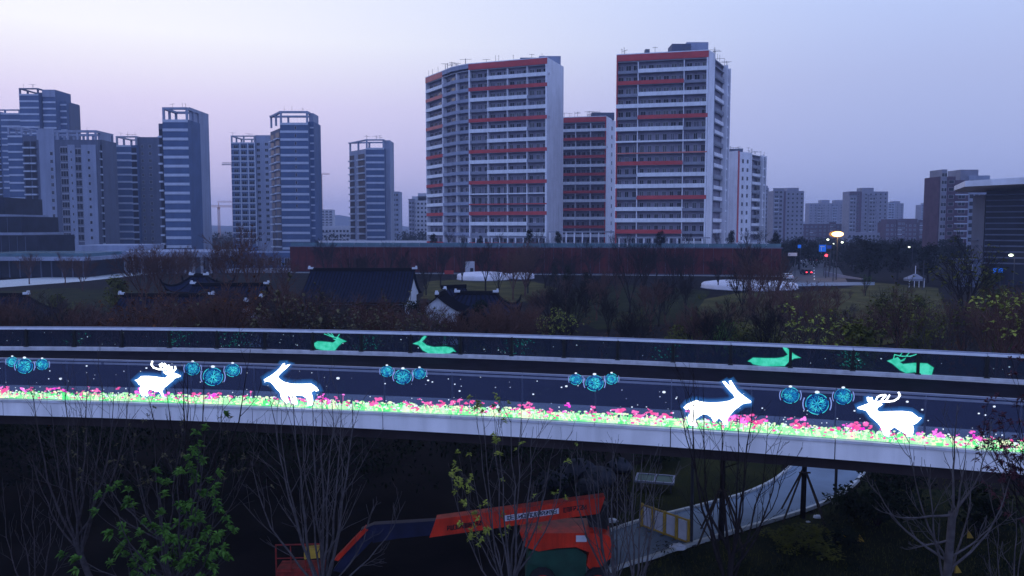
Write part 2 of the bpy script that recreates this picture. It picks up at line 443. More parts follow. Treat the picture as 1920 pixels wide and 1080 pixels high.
# ------------------------------------------------------------------ the bridge
ZB = 6.6
near_px = [(0, 747), (240, 753), (480, 761), (700, 771), (920, 781), (1160, 795), (1400, 810), (1660, 829), (1920, 849)]
far_px = [(0, 653), (240, 654), (480, 657), (700, 662), (920, 670), (1160, 678), (1400, 689), (1660, 702), (1920, 716)]
def fit2(P):
    # least squares quadratic Y(X)
    S = [[0] * 4 for _ in range(3)]
    for x, y in P:
        b = (1, x, x * x)
        for i in range(3):
            for j in range(3): S[i][j] += b[i] * b[j]
            S[i][3] += b[i] * y
    for i in range(3):
        p = S[i][i]
        for j in range(i, 4): S[i][j] /= p
        for k in range(3):
            if k != i:
                f = S[k][i]
                for j in range(i, 4): S[k][j] -= f * S[i][j]
    return [S[i][3] for i in range(3)]
cn = fit2([gz(x, y, ZB).xy for x, y in near_px]); cf = fit2([gz(x, y, ZB).xy for x, y in far_px])
def curve(c, x): return Vector((x, c[0] + c[1] * x + c[2] * x * x, 0))
def tang(c, x): return Vector((1, c[1] + 2 * c[2] * x, 0)).normalized()
def inward(c, x): t = tang(c, x); return Vector((-t.y, t.x, 0))
def stations(c, x0, x1, pitch, xs):
    out = [xs]; x = xs
    while x < x1:
        x += pitch * tang(c, x).x; out.append(x)
    x = xs
    while x > x0:
        x -= pitch * tang(c, x).x; out.insert(0, x)
    return out
def strip(c, xs, d0, d1, z0, z1, mb, mi=0, cc=None):
    # closed beam following the curve, from offset d0 to d1 (inwards, +Y) and height z0 to z1
    n = len(mb.v)
    for x in xs:
        p = curve(c, x); w = inward(c, x)
        a = p + w * d0; b = p + w * d1
        mb.v += [(a.x, a.y, z0), (b.x, b.y, z0), (b.x, b.y, z1), (a.x, a.y, z1)]
    for i in range(len(xs) - 1):
        a = n + i * 4
        for q in ((0, 4, 7, 3), (1, 2, 6, 5), (3, 7, 6, 2), (0, 1, 5, 4)):
            mb.f.append(tuple(a + k for k in q)); mb.m.append(mi)
    a = n + (len(xs) - 1) * 4
    mb.f += [(n, n + 3, n + 2, n + 1), (a, a + 1, a + 2, a + 3)]; mb.m += [mi, mi]
    return mb
SX = [-75 + 1.25 * i for i in range(121)]
br = thing('footbridge', 'curved footbridge with pale cladding crossing the whole view', 'bridge', (0, 27, 0))
b = MB(); n = 0
for i, x in enumerate(SX):
    p = curve(cn, x) + inward(cn, x) * .12; q = curve(cf, x) - inward(cf, x) * .12
    b.v += [(p.x, p.y, ZB - .10), (q.x, q.y, ZB - .10), (p.x, p.y, ZB - .45), (q.x, q.y, ZB - .45)]
for i in range(len(SX) - 1):
    a = i * 4; b.f += [(a, a + 4, a + 5, a + 1), (a + 2, a + 3, a + 7, a + 6)]; b.m += [0, 0]
b.build('deck', M['deck'], br, world=True)
strip(cn, SX, .125, 2.6, ZB - .098, ZB - .03, MB()).build('edge_paving', M['band'], br, world=True)
strip(cn, SX, .35, 2.2, ZB - 1.05, ZB - .46, MB()).build('girder', M['girder'], br, world=True)
strip(cf, SX, -2.2, -.35, ZB - 1.05, ZB - .46, MB()).build('girder', M['girder'], br, world=True)
strip(cf, SX, -.12, .05, ZB - .55, ZB - .02, MB()).build('far_fascia', M['fascia'], br, world=True)
b = MB()
for x in SX[::4]:
    p = curve(cn, x) + inward(cn, x) * 2.2; q = curve(cf, x) - inward(cf, x) * 2.2
    d = q - p; T = Matrix.Translation((p.x, p.y, 0)) @ Matrix.Rotation(math.atan2(d.y, d.x), 4, 'Z')
    b.box(0, -.12, ZB - .9, d.length, .12, ZB - .46, 0, T)
b.build('cross_beam', M['girder'], br, world=True, kind='stuff')
ST = stations(cn, -70, 70, 2.44, gz(720, 772, ZB).x)
strip(cn, SX, -.10, .10, ZB - .56, ZB - .08, MB()).build('fascia_core', M['girder'], br, world=True)
for x0, x1 in zip(ST, ST[1:]):
    xs = [x0 + .012 + (x1 - x0 - .024) * k / 3 for k in range(4)]
    # upper ledge stone under the glass and the tall cladding sheet below it
    strip(cn, xs, -.20, .122, ZB - .078, ZB, MB()).build('ledge_stone', M['ledge'], br, world=True)
for x0, x1 in zip(ST[::2], ST[2::2]):
    xs = [x0 + .014 + (x1 - x0 - .028) * k / 5 for k in range(6)]
    strip(cn, xs, -.16, -.102, ZB - .60, ZB - .09, MB()).build('cladding_panel', M['fascia'], br, world=True)
for px in (200, 1500, -900, 2600):
    x = XD(px, 34)
    pc = (curve(cn, x) + curve(cf, x)) / 2
    if px in (-900, 2600):
        bb = MB(); bb.tube([(pc.x, pc.y, -.2), (pc.x, pc.y, ZB - 1.0)], .55, 16); bb.build('pier', M['greyw'], br, world=True)

# near railing: an LED glass screen
nr = thing('glass_railing', 'near glass railing of the footbridge lit with deer, baubles and flowers', 'railing', (0, 26.9, ZB))
for x0, x1 in zip(ST, ST[1:]):
    a, c_ = curve(cn, x0), curve(cn, x1)
    d = c_ - a; T = Matrix.Translation(a) @ Matrix.Rotation(math.atan2(d.y, d.x), 4, 'Z')
    MB().box(.012, -.008, ZB + .003, d.length - .012, .008, ZB + 1.47, 0, T).build('glass_pane', M['glass_near'], nr, world=True)
    MB().box(-.022, .02, ZB - .02, .022, .07, ZB + 1.46, 0, T).build('post', M['rail_dim'], nr, world=True)
for x0, x1 in zip(ST[::2], ST[2::2]):
    strip(cn, [x0 + .01 + (x1 - x0 - .02) * k / 5 for k in range(6)], -.014, .07, ZB + 1.475, ZB + 1.535, MB()).build('handrail', M['rail_dim'], nr, world=True)
strip(cn, SX, -.013, .016, ZB + 1.36, ZB + 1.43, MB()).build('clamp_strip', M['rail_dim'], nr, world=True)

def on_curve(c, px, py, off):
    # the point of the upright screen surface seen at px,py
    r = ray(px, py); o = Vector((0, 0, CAMZ))
    lo, hi = 5.0, 60.0
    f = lambda t: (o + r * t / r.y).y - (curve(c, (o + r * t / r.y).x).y)
    for _ in range(40):
        m_ = (lo + hi) / 2
        if f(m_) < 0: lo = m_
        else: hi = m_
    p = o + r * lo / r.y
    p -= inward(c, p.x) * off
    return p
def sag(p, c, off):
    return p
def clipz(p, top):
    return Vector((p.x, p.y, min(p.z, top)))
TR_N = ST
def fill(mb, pts3, mi=0):
    # concave outline -> triangles
    n = len(mb.v); mb.v += [tuple(p) for p in pts3]
    q = [Vector((p.x, p.z)) for p in pts3]; ix = list(range(len(q)))
    cr = lambda a, b, c: (b - a).x * (c - a).y - (b - a).y * (c - a).x
    A = sum(q[i].x * q[(i + 1) % len(q)].y - q[(i + 1) % len(q)].x * q[i].y for i in range(len(q)))
    if A < 0: ix.reverse()
    guard = 0
    while len(ix) > 3 and guard < 4000:
        guard += 1; done = False
        for k in range(len(ix)):
            a, b, c = ix[k - 1], ix[k], ix[(k + 1) % len(ix)]
            if cr(q[a], q[b], q[c]) <= 1e-9: continue
            if any(cr(q[a], q[b], q[j]) >= 0 and cr(q[b], q[c], q[j]) >= 0 and cr(q[c], q[a], q[j]) >= 0 for j in ix if j not in (a, b, c)): continue
            mb.f.append((n + a, n + b, n + c)); mb.m.append(mi); ix.pop(k); done = True; break
        if not done: ix.pop(0)
    mb.f.append(tuple(n + j for j in ix)); mb.m.append(mi)
def stroke(mb, P, w, c, off, mi=0):
    P = [Vector(p) for p in P]
    for i in range(len(P) - 1):
        a, b = P[i], P[i + 1]; d = (b - a)
        if d.length < 1e-6: continue
        d.normalize(); nn = Vector((-d.y, d.x)) * w / 2; e = d * w * .3
        q = [a - e + nn, b + e + nn * .8, b + e - nn * .8, a - e - nn]
        mb.poly([on_curve(c, p.x, p.y, off) for p in q], mi)
def disc(mb, cx, cy, rx, ry, c, off, mi=0, n=20):
    mb.poly([on_curve(c, cx + rx * math.cos(t * 2 * PI / n), cy + ry * math.sin(t * 2 * PI / n), off) for t in range(n)], mi)

def painted_halo(P, g):
    cx = sum(p[0] for p in P) / len(P); out = []
    k = len(P)
    A = sum(P[i][0] * P[(i + 1) % k][1] - P[(i + 1) % k][0] * P[i][1] for i in range(k))
    s = 1 if A > 0 else -1
    for i in range(k):
        a, b = Vector(P[i - 1]), Vector(P[(i + 1) % k]); d = (b - a).normalized()
        out.append((P[i][0] + d.y * g * s, P[i][1] - d.x * g * s))
    return out
def deer(body, strokes, ox, oy, s, w, label, parent, c, main, glow, off=.022):
    mb = MB(); P = [(ox + x / s, oy + y / s) for x, y in body]
    fill(mb, [on_curve(c, x, y, off) for x, y in P])
    for k, st_ in enumerate(strokes): stroke(mb, [(ox + x / s, oy + y / s) for x, y in st_], w / s, c, off + .003 + k * .0006)
    o = mb.build('deer_light', main, parent, world=True, label=label)
    if glow:  # bloom round the lit deer, painted as see-through emissive rings
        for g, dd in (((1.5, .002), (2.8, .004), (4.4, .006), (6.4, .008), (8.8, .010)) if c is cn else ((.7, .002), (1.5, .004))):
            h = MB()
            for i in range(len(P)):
                H = painted_halo(P, g); j = (i + 1) % len(P)
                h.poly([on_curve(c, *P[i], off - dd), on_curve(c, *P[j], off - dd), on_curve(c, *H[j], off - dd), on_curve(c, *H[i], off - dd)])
            gobj = h.build('painted_halo', glow, o, kind='stuff')
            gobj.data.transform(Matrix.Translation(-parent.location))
    return o
A_ = [(140,565),(190,560),(270,490),(330,485),(430,485),(560,495),(680,515),(760,520),(800,490),(805,465),(770,450),(720,415),(720,385),(780,390),(830,400),(880,385),(940,420),(1010,445),(1075,475),(1070,495),(1020,510),(960,530),(900,590),(830,650),(760,710),(720,740),(705,790),(720,850),(740,900),(700,900),(660,830),(630,790),(560,800),(480,760),(420,760),(400,820),(420,880),(380,900),(340,850),(330,900),(290,880),(250,820),(240,740),(270,680),(220,650),(190,600)]
As = [[(500,190),(480,250),(520,310),(620,345),(720,350),(810,350),(870,390)],[(650,250),(680,330)],[(690,230),(760,340)],[(745,235),(830,340)],[(830,270),(870,360)],[(890,300),(900,390)],[(960,295),(970,340),(920,400)]]
B_ = [(165,450),(230,410),(300,370),(370,320),(430,270),(500,200),(545,130),(590,115),(590,180),(640,150),(705,135),(650,190),(600,240),(540,290),(490,340),(450,390),(480,430),(560,490),(640,510),(720,530),(830,535),(950,535),(1060,530),(1110,525),(1170,560),(1240,610),(1280,670),(1230,690),(1190,670),(1140,690),(1125,720),(1150,780),(1160,860),(1150,960),(1050,980),(1050,900),(1030,830),(960,780),(890,770),(800,770),(830,850),(850,940),(790,950),(740,940),(720,880),(700,800),(640,760),(650,830),(670,900),(620,930),(560,870),(510,800),(500,740),(470,690),(400,620),(350,550),(300,500),(230,485),(180,480)]
C_ = [(105,575),(170,510),(290,460),(320,450),(400,475),(520,490),(640,490),(770,480),(880,460),(970,410),(940,350),(880,290),(820,220),(760,135),(800,130),(860,190),(900,220),(870,130),(905,115),(950,190),(1000,270),(1070,340),(1150,400),(1245,470),(1240,495),(1170,500),(1100,515),(1030,570),(950,630),(910,680),(860,740),(840,800),(850,860),(790,870),(760,800),(700,750),(660,800),(620,820),(570,740),(500,690),(430,690),(380,720),(310,770),(310,830),(330,880),(230,880),(190,860),(180,780),(200,680),(230,640),(200,600),(140,610)]
D_ = [(165,430),(250,400),(330,370),(390,350),(350,300),(345,240),(375,235),(430,260),(470,300),(500,330),(560,340),(640,370),(600,400),(545,430),(530,470),(570,510),(640,510),(740,500),(1000,495),(1170,515),(1230,560),(1290,610),(1355,620),(1330,650),(1280,700),(1240,730),(1190,750),(1210,830),(1190,920),(1170,970),(1080,960),(1090,930),(1030,900),(940,850),(850,790),(800,830),(760,850),(760,930),(740,960),(680,950),(660,930),(630,860),(600,790),(550,720),(480,660),(410,600),(360,530),(330,490),(250,465),(190,455)]
Ds = [[(930,155),(955,200),(920,260),(850,305),(750,320),(600,320),(500,335)],[(500,320),(540,240),(600,205),(690,200)],[(620,285),(690,215)],[(700,300),(760,205)],[(430,250),(440,330)]]
W_, Hh = M['led_white'], M['glow_blue']
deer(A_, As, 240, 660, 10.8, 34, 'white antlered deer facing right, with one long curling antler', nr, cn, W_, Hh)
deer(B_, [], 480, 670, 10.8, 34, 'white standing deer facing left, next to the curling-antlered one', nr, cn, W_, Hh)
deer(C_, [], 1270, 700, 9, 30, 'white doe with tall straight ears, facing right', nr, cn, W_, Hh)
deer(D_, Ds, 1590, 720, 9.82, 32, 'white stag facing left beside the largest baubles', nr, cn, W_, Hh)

def bauble(cx, cy, r, lab=None):
    mb = MB(); disc(mb, cx, cy, r * .98, r * .88, cn, .020)
    o = mb.build('bauble_light', M['led_disc'], nr, world=True)
    if lab: o['label'] = lab
    s = MB(); rr = random.Random(int(cx))
    for k in range(8):
        a = k * PI / 4 + .2; ca, sa = math.cos(a), math.sin(a) * .88
        stroke(s, [(cx + ca * r * .08, cy + sa * r * .08), (cx + ca * r * .80, cy + sa * r * .80)], max(.9, r * .075), cn, .024 + .0004 * k)
        for q in (.45, .66):
            for sd in (-.35, .35):
                a2 = a + sd; p0 = (cx + ca * r * q * .78, cy + sa * r * q * .78); p1 = (cx + math.cos(a2) * r * (q + .12), cy + math.sin(a2) * .88 * r * (q + .12))
                stroke(s, [p0, p1], max(.7, r * .05), cn, .0275 + .0002 * k)
    n = 22
    for k in range(n):
        if k % 11 in (4, 9): continue
        a0, a1 = 2 * PI * k / n, 2 * PI * (k + .82) / n
        stroke(s, [(cx + math.cos(a0) * r * 1.02, cy + math.sin(a0) * r * .92), (cx + math.cos(a1) * r * 1.02, cy + math.sin(a1) * r * .92)], max(.9, r * .07), cn, .029)
    so = s.build('snowflake', M['led_cyan'], o, kind='stuff'); so.data.transform(Matrix.Translation(-nr.location))
    c2 = MB(); disc(c2, cx, cy - r * 1.05, r * .22, r * .13, cn, .031, n=8)
    co = c2.build('cap', M['led_dot'], o); co.data.transform(Matrix.Translation(-nr.location))
    for sd in (-1, 1):
        l_ = MB()
        for q in range(5): stroke(l_, [(cx + sd * r * 1.27 * math.cos(-.45 + .18 * q), cy + r * 1.22 * math.sin(-.45 + .18 * q)), (cx + sd * r * 1.27 * math.cos(-.27 + .18 * q), cy + r * 1.22 * math.sin(-.27 + .18 * q))], r * .11, cn, .0255 + .0002 * q)
        lo = l_.build('side_light', M['led_lav'], o); lo.data.transform(Matrix.Translation(-nr.location))
for cx, cy, r in ((24, 678, 10), (47, 686, 15), (80, 683, 11), (362, 691, 13), (400, 706, 18), (437, 694, 13), (726, 696, 11), (756, 706, 15), (787, 700, 11),
                  (1080, 711, 11), (1115, 718, 16), (1147, 710, 11), (1482, 741, 16), (1532, 757, 21), (1581, 743, 16)):
    bauble(cx, cy, r)

# falling snow dots and the flower meadow on the screen
rs = random.Random(11)
sn = MB()
def base_y(x): # pixel row of the ledge
    P = near_px
    for (x0, y0), (x1, y1) in zip(P, P[1:]):
        if x <= x1: return y0 + (y1 - y0) * (x - x0) / (x1 - x0)
    return P[-1][1] + (x - 1920) * .078
for k in range(105):
    x = rs.uniform(-60, 1985); by = base_y(max(0, min(1920, x))); y = by - rs.uniform(30, 74)
    r = rs.choice([.4, .5, .6, .7, .8, 1.1]) * (1 + x / 4000)
    disc(sn, x, y, r * 1.15, r * .9, cn, .018, n=6)
for x, y, r in ((114, 710, 3.4), (163, 686, 2.2), (275, 690, 2.4), (634, 709, 4.0), (803, 713, 2.6), (811, 716, 2), (862, 733, 2.4), (1062, 724, 3.0), (1053, 726, 2), (1000, 739, 2.4), (1245, 735, 4.0),
                (1701, 753, 3.4), (1729, 768, 2.8), (1602, 770, 2.4), (1864, 762, 3.2), (1835, 775, 2.6), (1847, 778, 2.6)):
    disc(sn, x, y, r * .85, r * .58, cn, .0175, n=8)
sn.build('snow_lights', M['led_dot'], nr, world=True, kind='stuff')
fl = MB()
FM = [M['led_green'], M['led_pale'], M['led_pink'], M['led_magenta'], M['led_dot']]
x = -90.0
while x < 2010:
    s = 1 + max(0, x) / 4500; by = base_y(max(0, min(1920, x))) + (0 if x <= 1920 else (x - 1920) * .08)
    wv = math.sin(x * .031 + 2) + math.sin(x * .083 + 1) * .7 + math.sin(x * .19) * .4
    # low bright grass: a lumpy closed band, then blades and bits over it
    h0 = (9.0 + 1.8 * wv + rs.uniform(-1, 1)) * s
    fl.poly([on_curve(cn, a, c_, .0095 + (.0002 if rs.random() < .5 else 0)) for a, c_ in ((x - 1.7, by - .8), (x + 1.7, by - .8), (x + 1.7, by - h0 * rs.uniform(.75, 1)), (x - 1.7, by - h0 * rs.uniform(.75, 1)))], 0)
    for k in range(3):
        h = rs.uniform(7, 16) * s; w = rs.uniform(1.4, 3.8) * s; xx = x + rs.uniform(-2, 2); lean = rs.uniform(-4, 4)
        mi = 0 if rs.random() < .68 - .12 * wv else 1
        fl.poly([on_curve(cn, a, c_, .010 + rs.random() * .006) for a, c_ in ((xx - w, by - 1), (xx + w, by - 1), (xx + w * .6 + lean, by - h * .7), (xx + lean, by - h), (xx - w * .7 + lean, by - h * .65))], mi)
    for k in range(2):
        r = rs.uniform(.6, 2.3) * s; q = rs.random()
        disc(fl, x + rs.uniform(-3, 3), by - rs.uniform(3, 16) * s, r * 1.5, r * .8, cn, .0162 + .0003 * k, 1 if q < .5 else (4 if q < .66 else (2 if q < .85 else 0)), 6)
    if rs.random() < .13 + .22 * max(0, wv):
        mag = (250 < x < 330 or 1700 < x < 1800 or 1340 < x < 1400 or 570 < x - 60 < 600 or math.sin(x * .009 + 2.2) > .9)
        mi = 3 if (mag and rs.random() < .85) or rs.random() < .12 else 2
        big = rs.random(); cy = by - rs.uniform(13, 25 if big < .6 else 21) * s; r = (rs.uniform(1.5, 3.2) if big < .5 else rs.uniform(2.8, 5.4)) * s
        a_ = rs.uniform(-.5, .5)
        for q in range(6):
            t = rs.uniform(-1, 1) * r * 1.3
            disc(fl, x + t * math.cos(a_), cy + t * math.sin(a_) + rs.uniform(-.5, .5) * r, r * rs.uniform(.3, .9), r * rs.uniform(.22, .5), cn, .0168 + .0003 * q, mi, 7)
        if rs.random() < .4: stroke(fl, [(x, cy), (x + rs.uniform(-3, 3), by - 4)], .8, cn, .0164, 2)
    if rs.random() < .10:
        r = rs.uniform(.6, 1.3) * s; disc(fl, x, by - rs.uniform(12, 24) * s, r, r, cn, .0190, 4, 6)
    x += 2.3
fl.build('flower_meadow_lights', FM, nr, world=True, kind='stuff')

# far railing
fr = thing('glass_railing', 'far glass railing of the footbridge with dark posts and teal deer', 'railing', (0, 39, ZB))
SF = stations(cf, -80, 72, 2.58, gz(409, 656, ZB).x)
for x0, x1 in zip(SF, SF[1:]):
    a, c_ = curve(cf, x0), curve(cf, x1)
    d = c_ - a; T = Matrix.Translation(a) @ Matrix.Rotation(math.atan2(d.y, d.x), 4, 'Z')
    MB().box(.03, -.008, ZB + .11, d.length - .03, .008, ZB + .99, 0, T).build('glass_pane', M['glass_far'], fr, world=True)
    MB().box(-.065, -.09, ZB + .10, .065, -.012, ZB + 1.02, 0, T).box(-.11, -.16, ZB + .095, .11, -.02, ZB + .135, 0, T).build('post', M['post'], fr, world=True)
for x0, x1 in zip(SF[::2], SF[2::2]):
    strip(cf, [x0 + .012 + (x1 - x0 - .024) * k / 5 for k in range(6)], -.09, .02, ZB + 1.0, ZB + 1.10, MB()).build('handrail', M['rail'], fr, world=True)
strip(cf, SX, -.02, .09, ZB + 1.101, ZB + 1.15, MB()).build('handrail_cap', M['rail_dim'], fr, world=True)
strip(cf, SX, -.14, .03, ZB - .06, ZB + .09, MB()).build('base_plinth', M['ledge'], fr, world=True)
E_ = [(150,215),(215,180),(300,185),(390,195),(420,170),(385,150),(420,150),(440,130),(480,155),(540,180),(490,195),(450,230),(410,280),(360,282),(260,276),(200,260),(180,230)]
Es = [[(290,95),(380,130),(430,135)],[(370,90),(400,130)],[(460,100),(430,145)],[(330,90),(385,125)]]
F_ = [(1285,205),(1340,185),(1370,170),(1390,140),(1420,115),(1440,125),(1410,160),(1390,180),(1440,225),(1520,245),(1660,240),(1730,255),(1770,300),(1740,290),(1700,312),(1600,318),(1460,312),(1400,280),(1350,220)]
G_ = [(60,190),(110,155),(230,160),(330,160),(400,150),(440,125),(400,70),(390,55),(430,60),(470,100),(510,130),(565,155),(500,160),(450,190),(410,232),(300,234),(200,232),(110,215),(90,195)]
H_ = [(1380,185),(1440,165),(1480,150),(1510,180),(1560,155),(1540,180),(1500,195),(1530,215),(1640,205),(1760,210),(1820,250),(1800,318),(1700,312),(1640,290),(1560,300),(1500,270),(1430,210)]
Hs = [[(1440,165),(1450,125),(1520,140),(1600,140),(1680,115)],[(1500,140),(1520,110)],[(1560,138),(1590,108)]]
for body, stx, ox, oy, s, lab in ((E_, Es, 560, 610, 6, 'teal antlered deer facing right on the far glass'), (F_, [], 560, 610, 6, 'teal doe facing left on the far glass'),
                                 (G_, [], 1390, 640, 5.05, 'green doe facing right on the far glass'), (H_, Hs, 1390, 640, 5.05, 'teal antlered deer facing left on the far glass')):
    o = deer(body, stx, ox, oy, s, 10, lab, fr, cf, M['led_teal'], M['glow_teal'], .024)
rs = random.Random(4); tn = MB()
for k in range(60):
    x = rs.uniform(0, 1900); ya = on_curve(cf, x, 640, 0)
    z = ZB + rs.uniform(.2, .9); p = on_curve(cf, x, 640, .02); p.z = z; r = rs.choice([.012, .016, .02, .03])
    t = tang(cf, p.x); tn.poly([p - t * r * 1.3, p - Vector((0, 0, r)), p + t * r * 1.3, p + Vector((0, 0, r))])
tn.build('snow_lights', emis('dim_snow', (.4, .55, .7), .8), fr, world=True, kind='stuff')
tn = MB()
for cx, n_ in ((330, 60), (440, 60), (690, 50), (840, 20), (970, 60), (1600, 80), (1250, 30), (150, 20)):
    for k in range(n_):
        p = on_curve(cf, cx + rs.gauss(0, 14), 640, .021); p.z = ZB + rs.uniform(.2, .95); r = rs.uniform(.01, .03)
        t = tang(cf, p.x); tn.poly([p - t * r * 1.3, p - Vector((0, 0, r)), p + t * r * 1.3, p + Vector((0, 0, r))])
tn.build('teal_sparkles', emis('teal_sparkle', (.01, .16, .14), .7), fr, world=True, kind='stuff')
# ------------------------------------------------------------------ buildings
wrg = random.Random(91)
def put(me, name, root, A, rz, x, y, z, sx=1):
    u = Vector((math.cos(rz), math.sin(rz))); w = Vector((-u.y, u.x))
    p = Vector((A[0], A[1])) + u * x + w * y
    return inst(me, name, root, (p.x - root.location.x, p.y - root.location.y, z - root.location.z), rz, (sx, 1, 1) if sx != 1 else None)
def face(A, B):
    d = Vector(B) - Vector(A); return math.atan2(d.y, d.x), d.length
def inset_poly(P, ins):
    n = len(P); out = []
    for i in range(n):
        a, b, c = Vector(P[i - 1]), Vector(P[i]), Vector(P[(i + 1) % n])
        d1 = (b - a).normalized(); d2 = (c - b).normalized()
        n1 = Vector((-d1.y, d1.x)); n2 = Vector((-d2.y, d2.x))
        p1 = b + n1 * ins[i - 1]; p2 = b + n2 * ins[i]
        cr = d1.x * d2.y - d1.y * d2.x
        if abs(cr) < 1e-3: out.append(p1); continue
        t = ((p2 - p1).x * d2.y - (p2 - p1).y * d2.x) / cr
        out.append(p1 + d1 * t)
    return out
def prism_part(name, P, z0, z1, m, root):
    return MB().prism([tuple(p) for p in P], z0, z1).build(name, m, root, world=True)

def roof_rods(root, pts, z, seed, n=22):
    rr = random.Random(seed); b = MB()
    for _ in range(n):
        a, c_ = rr.choice(list(zip(pts, pts[1:]))); p = Vector(a).lerp(Vector(c_), rr.random())
        h = rr.uniform(.7, 2.0)
        b.tube([(p.x, p.y, z), (p.x, p.y, z + h)], .05, 4)
        if rr.random() < .6:
            a_ = rr.uniform(0, 6.28); q = rr.uniform(.8, 2.0)
            b.tube([(p.x - math.cos(a_) * q, p.y - math.sin(a_) * q * .4, z + h * .8), (p.x + math.cos(a_) * q, p.y + math.sin(a_) * q * .4, z + h * .9)], .05, 4)
    b.build('roof_rails', M['mast'], root, world=True, kind='stuff')

# ---- red and white banded slab tower 1
def banded_tower(name, label, front, back, ztop, zbase, fh, face_specs, ins, roof_px, seed, sides=None):
    """front: points left to right; back: closing points; face_specs: per front edge a dict"""
    P = front + back
    root = thing(name, label, 'building', (P[0][0], P[0][1], 0), 0)
    body = inset_poly([Vector(p) for p in P], ins)
    prism_part('wall', body, zbase, ztop - .6, M['recess'], root)
    nf = int((ztop - 2.0 - zbase) / fh)
    slabP = inset_poly([Vector(p) for p in P], [.06 if i else .02 for i in ins])
    sm = None
    for k in range(nf + 1):
        z = ztop - 2.0 - k * fh
        if sm is None:
            o = MB().prism([(p[0] - root.location.x, p[1] - root.location.y) for p in slabP], -.22, 0).build('floor_slab', M['slab'], root)
            o.location.z = z - .02; sm = o.data
        elif z > zbase: inst(sm, 'floor_slab', root, (0, 0, z - .02))
    prism_part('roof_slab', slabP, ztop - .58, ztop - .30, M['slab'], root)
    for (A, B), sp in zip(zip(P, P[1:]), face_specs):
        if sp is None: continue
        rz, W = face(A, B)
        if sp.get('plain'):
            o = MB().box(.02, -.08, zbase, W - .02, .0, ztop - .1)
            me = bpy.data.meshes.new('gable_wall'); me.from_pydata(o.v, [], o.f); me.materials.append(sp['plain'])
            put(me, 'gable_wall', root, A, rz, 0, 0, 0)
            for (x, w, m_) in sp.get('cols', ()):
                for k in range(nf):
                    put(winmesh(w, 1.4, m_, 1), 'window', root, A, rz, x * W, -.085, ztop - 2 - (k + 1) * fh + 1.0)
            continue
        if sp.get('stack'):      # stack of balconies seen on the side
            for k in range(nf):
                z = ztop - 2.0 - (k + 1) * fh
                put(boxmesh(W * .62, .06, 1.0, M['white'] if k % 3 else M['greyp'], 'parapet'), 'parapet', root, A, rz, W * .04, -.02, z)
                put(boxmesh(W * .26, .06, .5, M['whiteb'], 'parapet'), 'parapet', root, A, rz, W * .72, -.02, z)
                put(winmesh(W * .22, 1.5, M['winb'], 0), 'window', root, A, rz, W * .4, ins[0] - .02, z + 1.2)
            put(boxmesh(.5, 1.5, ztop - zbase, M['white'], 'fin'), 'fin', root, A, rz, W * .68, .6, zbase)
            put(boxmesh(.3, 1.5, ztop - zbase, M['white'], 'fin'), 'fin', root, A, rz, W - .32, .9, zbase)
            continue
        # banded balcony face
        put(boxmesh(W, .14, sp.get('tophi', 1.7), sp.get('top', M['red']), 'parapet'), 'parapet', root, A, rz, 0, 0, ztop - sp.get('tophi', 1.7) - .25)
        put(boxmesh(W, .20, .24, M['white'], 'coping'), 'coping', root, A, rz, 0, 0.02, ztop - .248)
        for k in range(nf):
            z = ztop - 2.0 - (k + 1) * fh
            segs = sp['bands'](k)
            for x0, x1, m_, h in segs:
                put(boxmesh((x1 - x0) * W - .02, .12, h, m_, 'parapet'), 'parapet', root, A, rz, x0 * W + .01, -.004 if m_ not in (M['greyp'],) else .10, z - .12)
            wn = sp.get('wins', 6)
            for i in range(wn):
                wd = W / wn
                q_ = wrg.random(); h = 1.95; me = winmesh(round(wd * (.72 if k < 6 else .54), 2), h, M['win'] if q_ < .55 else (M['winb'] if q_ < .86 else M['curtain']), 1)
                if wrg.random() < .16: put(boxmesh(.8, .35, .6, M['acbox'], 'air_conditioner'), 'air_conditioner', root, A, rz, wd * (i + .86) - .1, sp.get('ins', 1.3) - .05, z + .25)
                put(me, 'window', root, A, rz, wd * (i + .2), sp.get('ins', 1.3) - .02, z + .2)
        for x in sp.get('fins', ()):
            put(boxmesh(.22, 1.28, ztop - 2.0 - zbase - .3, M['white'], 'fin'), 'fin', root, A, rz, x * W - .11, 1.27, zbase)
        for x, w_, m_ in sp.get('piers', ()):
            put(boxmesh(w_, 1.6, ztop - zbase - .02, m_, 'pier'), 'pier', root, A, rz, x, 1.5, zbase)
    for (px0, px1, pyt, d, dep, m_) in roof_px:
        x0, x1 = XD(px0, d), XD(px1, d)
        MB().box(x0, d, ztop - .3, x1, d + dep, ZD(pyt, d)).build('roof_room', m_, root, world=True)
    roof_rods(root, front, ztop - .1, seed)
    return root

Wt, Rd, Gy = M['whiteb'], M['red'], M['greyp']
def b1(k):
    c = k % 3
    if k == 11: return [(0, 1, Wt, .35)]
    if k == 12: return [(0, 1, Rd, .35)]
    if c == 1: return [(0, 1, Rd, 1.05)]
    if c == 0: return [(0, .24, Gy, .8), (.24, 1, Wt, 1.05)] if k else [(0, .24, Gy, .8), (.24, 1, Wt, 1.05)]
    return [(0, .75, Wt, 1.05), (.75, 1, Gy, .8)]
def b1w(k):
    return [(0, 1, (M['orange'] if k < 5 else Rd) if k % 3 == 1 else Wt, 1.0)]
def b1c(k): return [(0, 1, M['greyw'], .95)]
zt1 = 62.0
T1f = [(-28.4, 267.8), (-21.9, 256.6), (-18.6, 250.6), (-15.6, 247.4), (-13.1, 245.4), (10.2, 236.0)]
bk = (10.2 + .373 * 15, 236 + .928 * 15)
T1b = [bk, (-14, 275)]
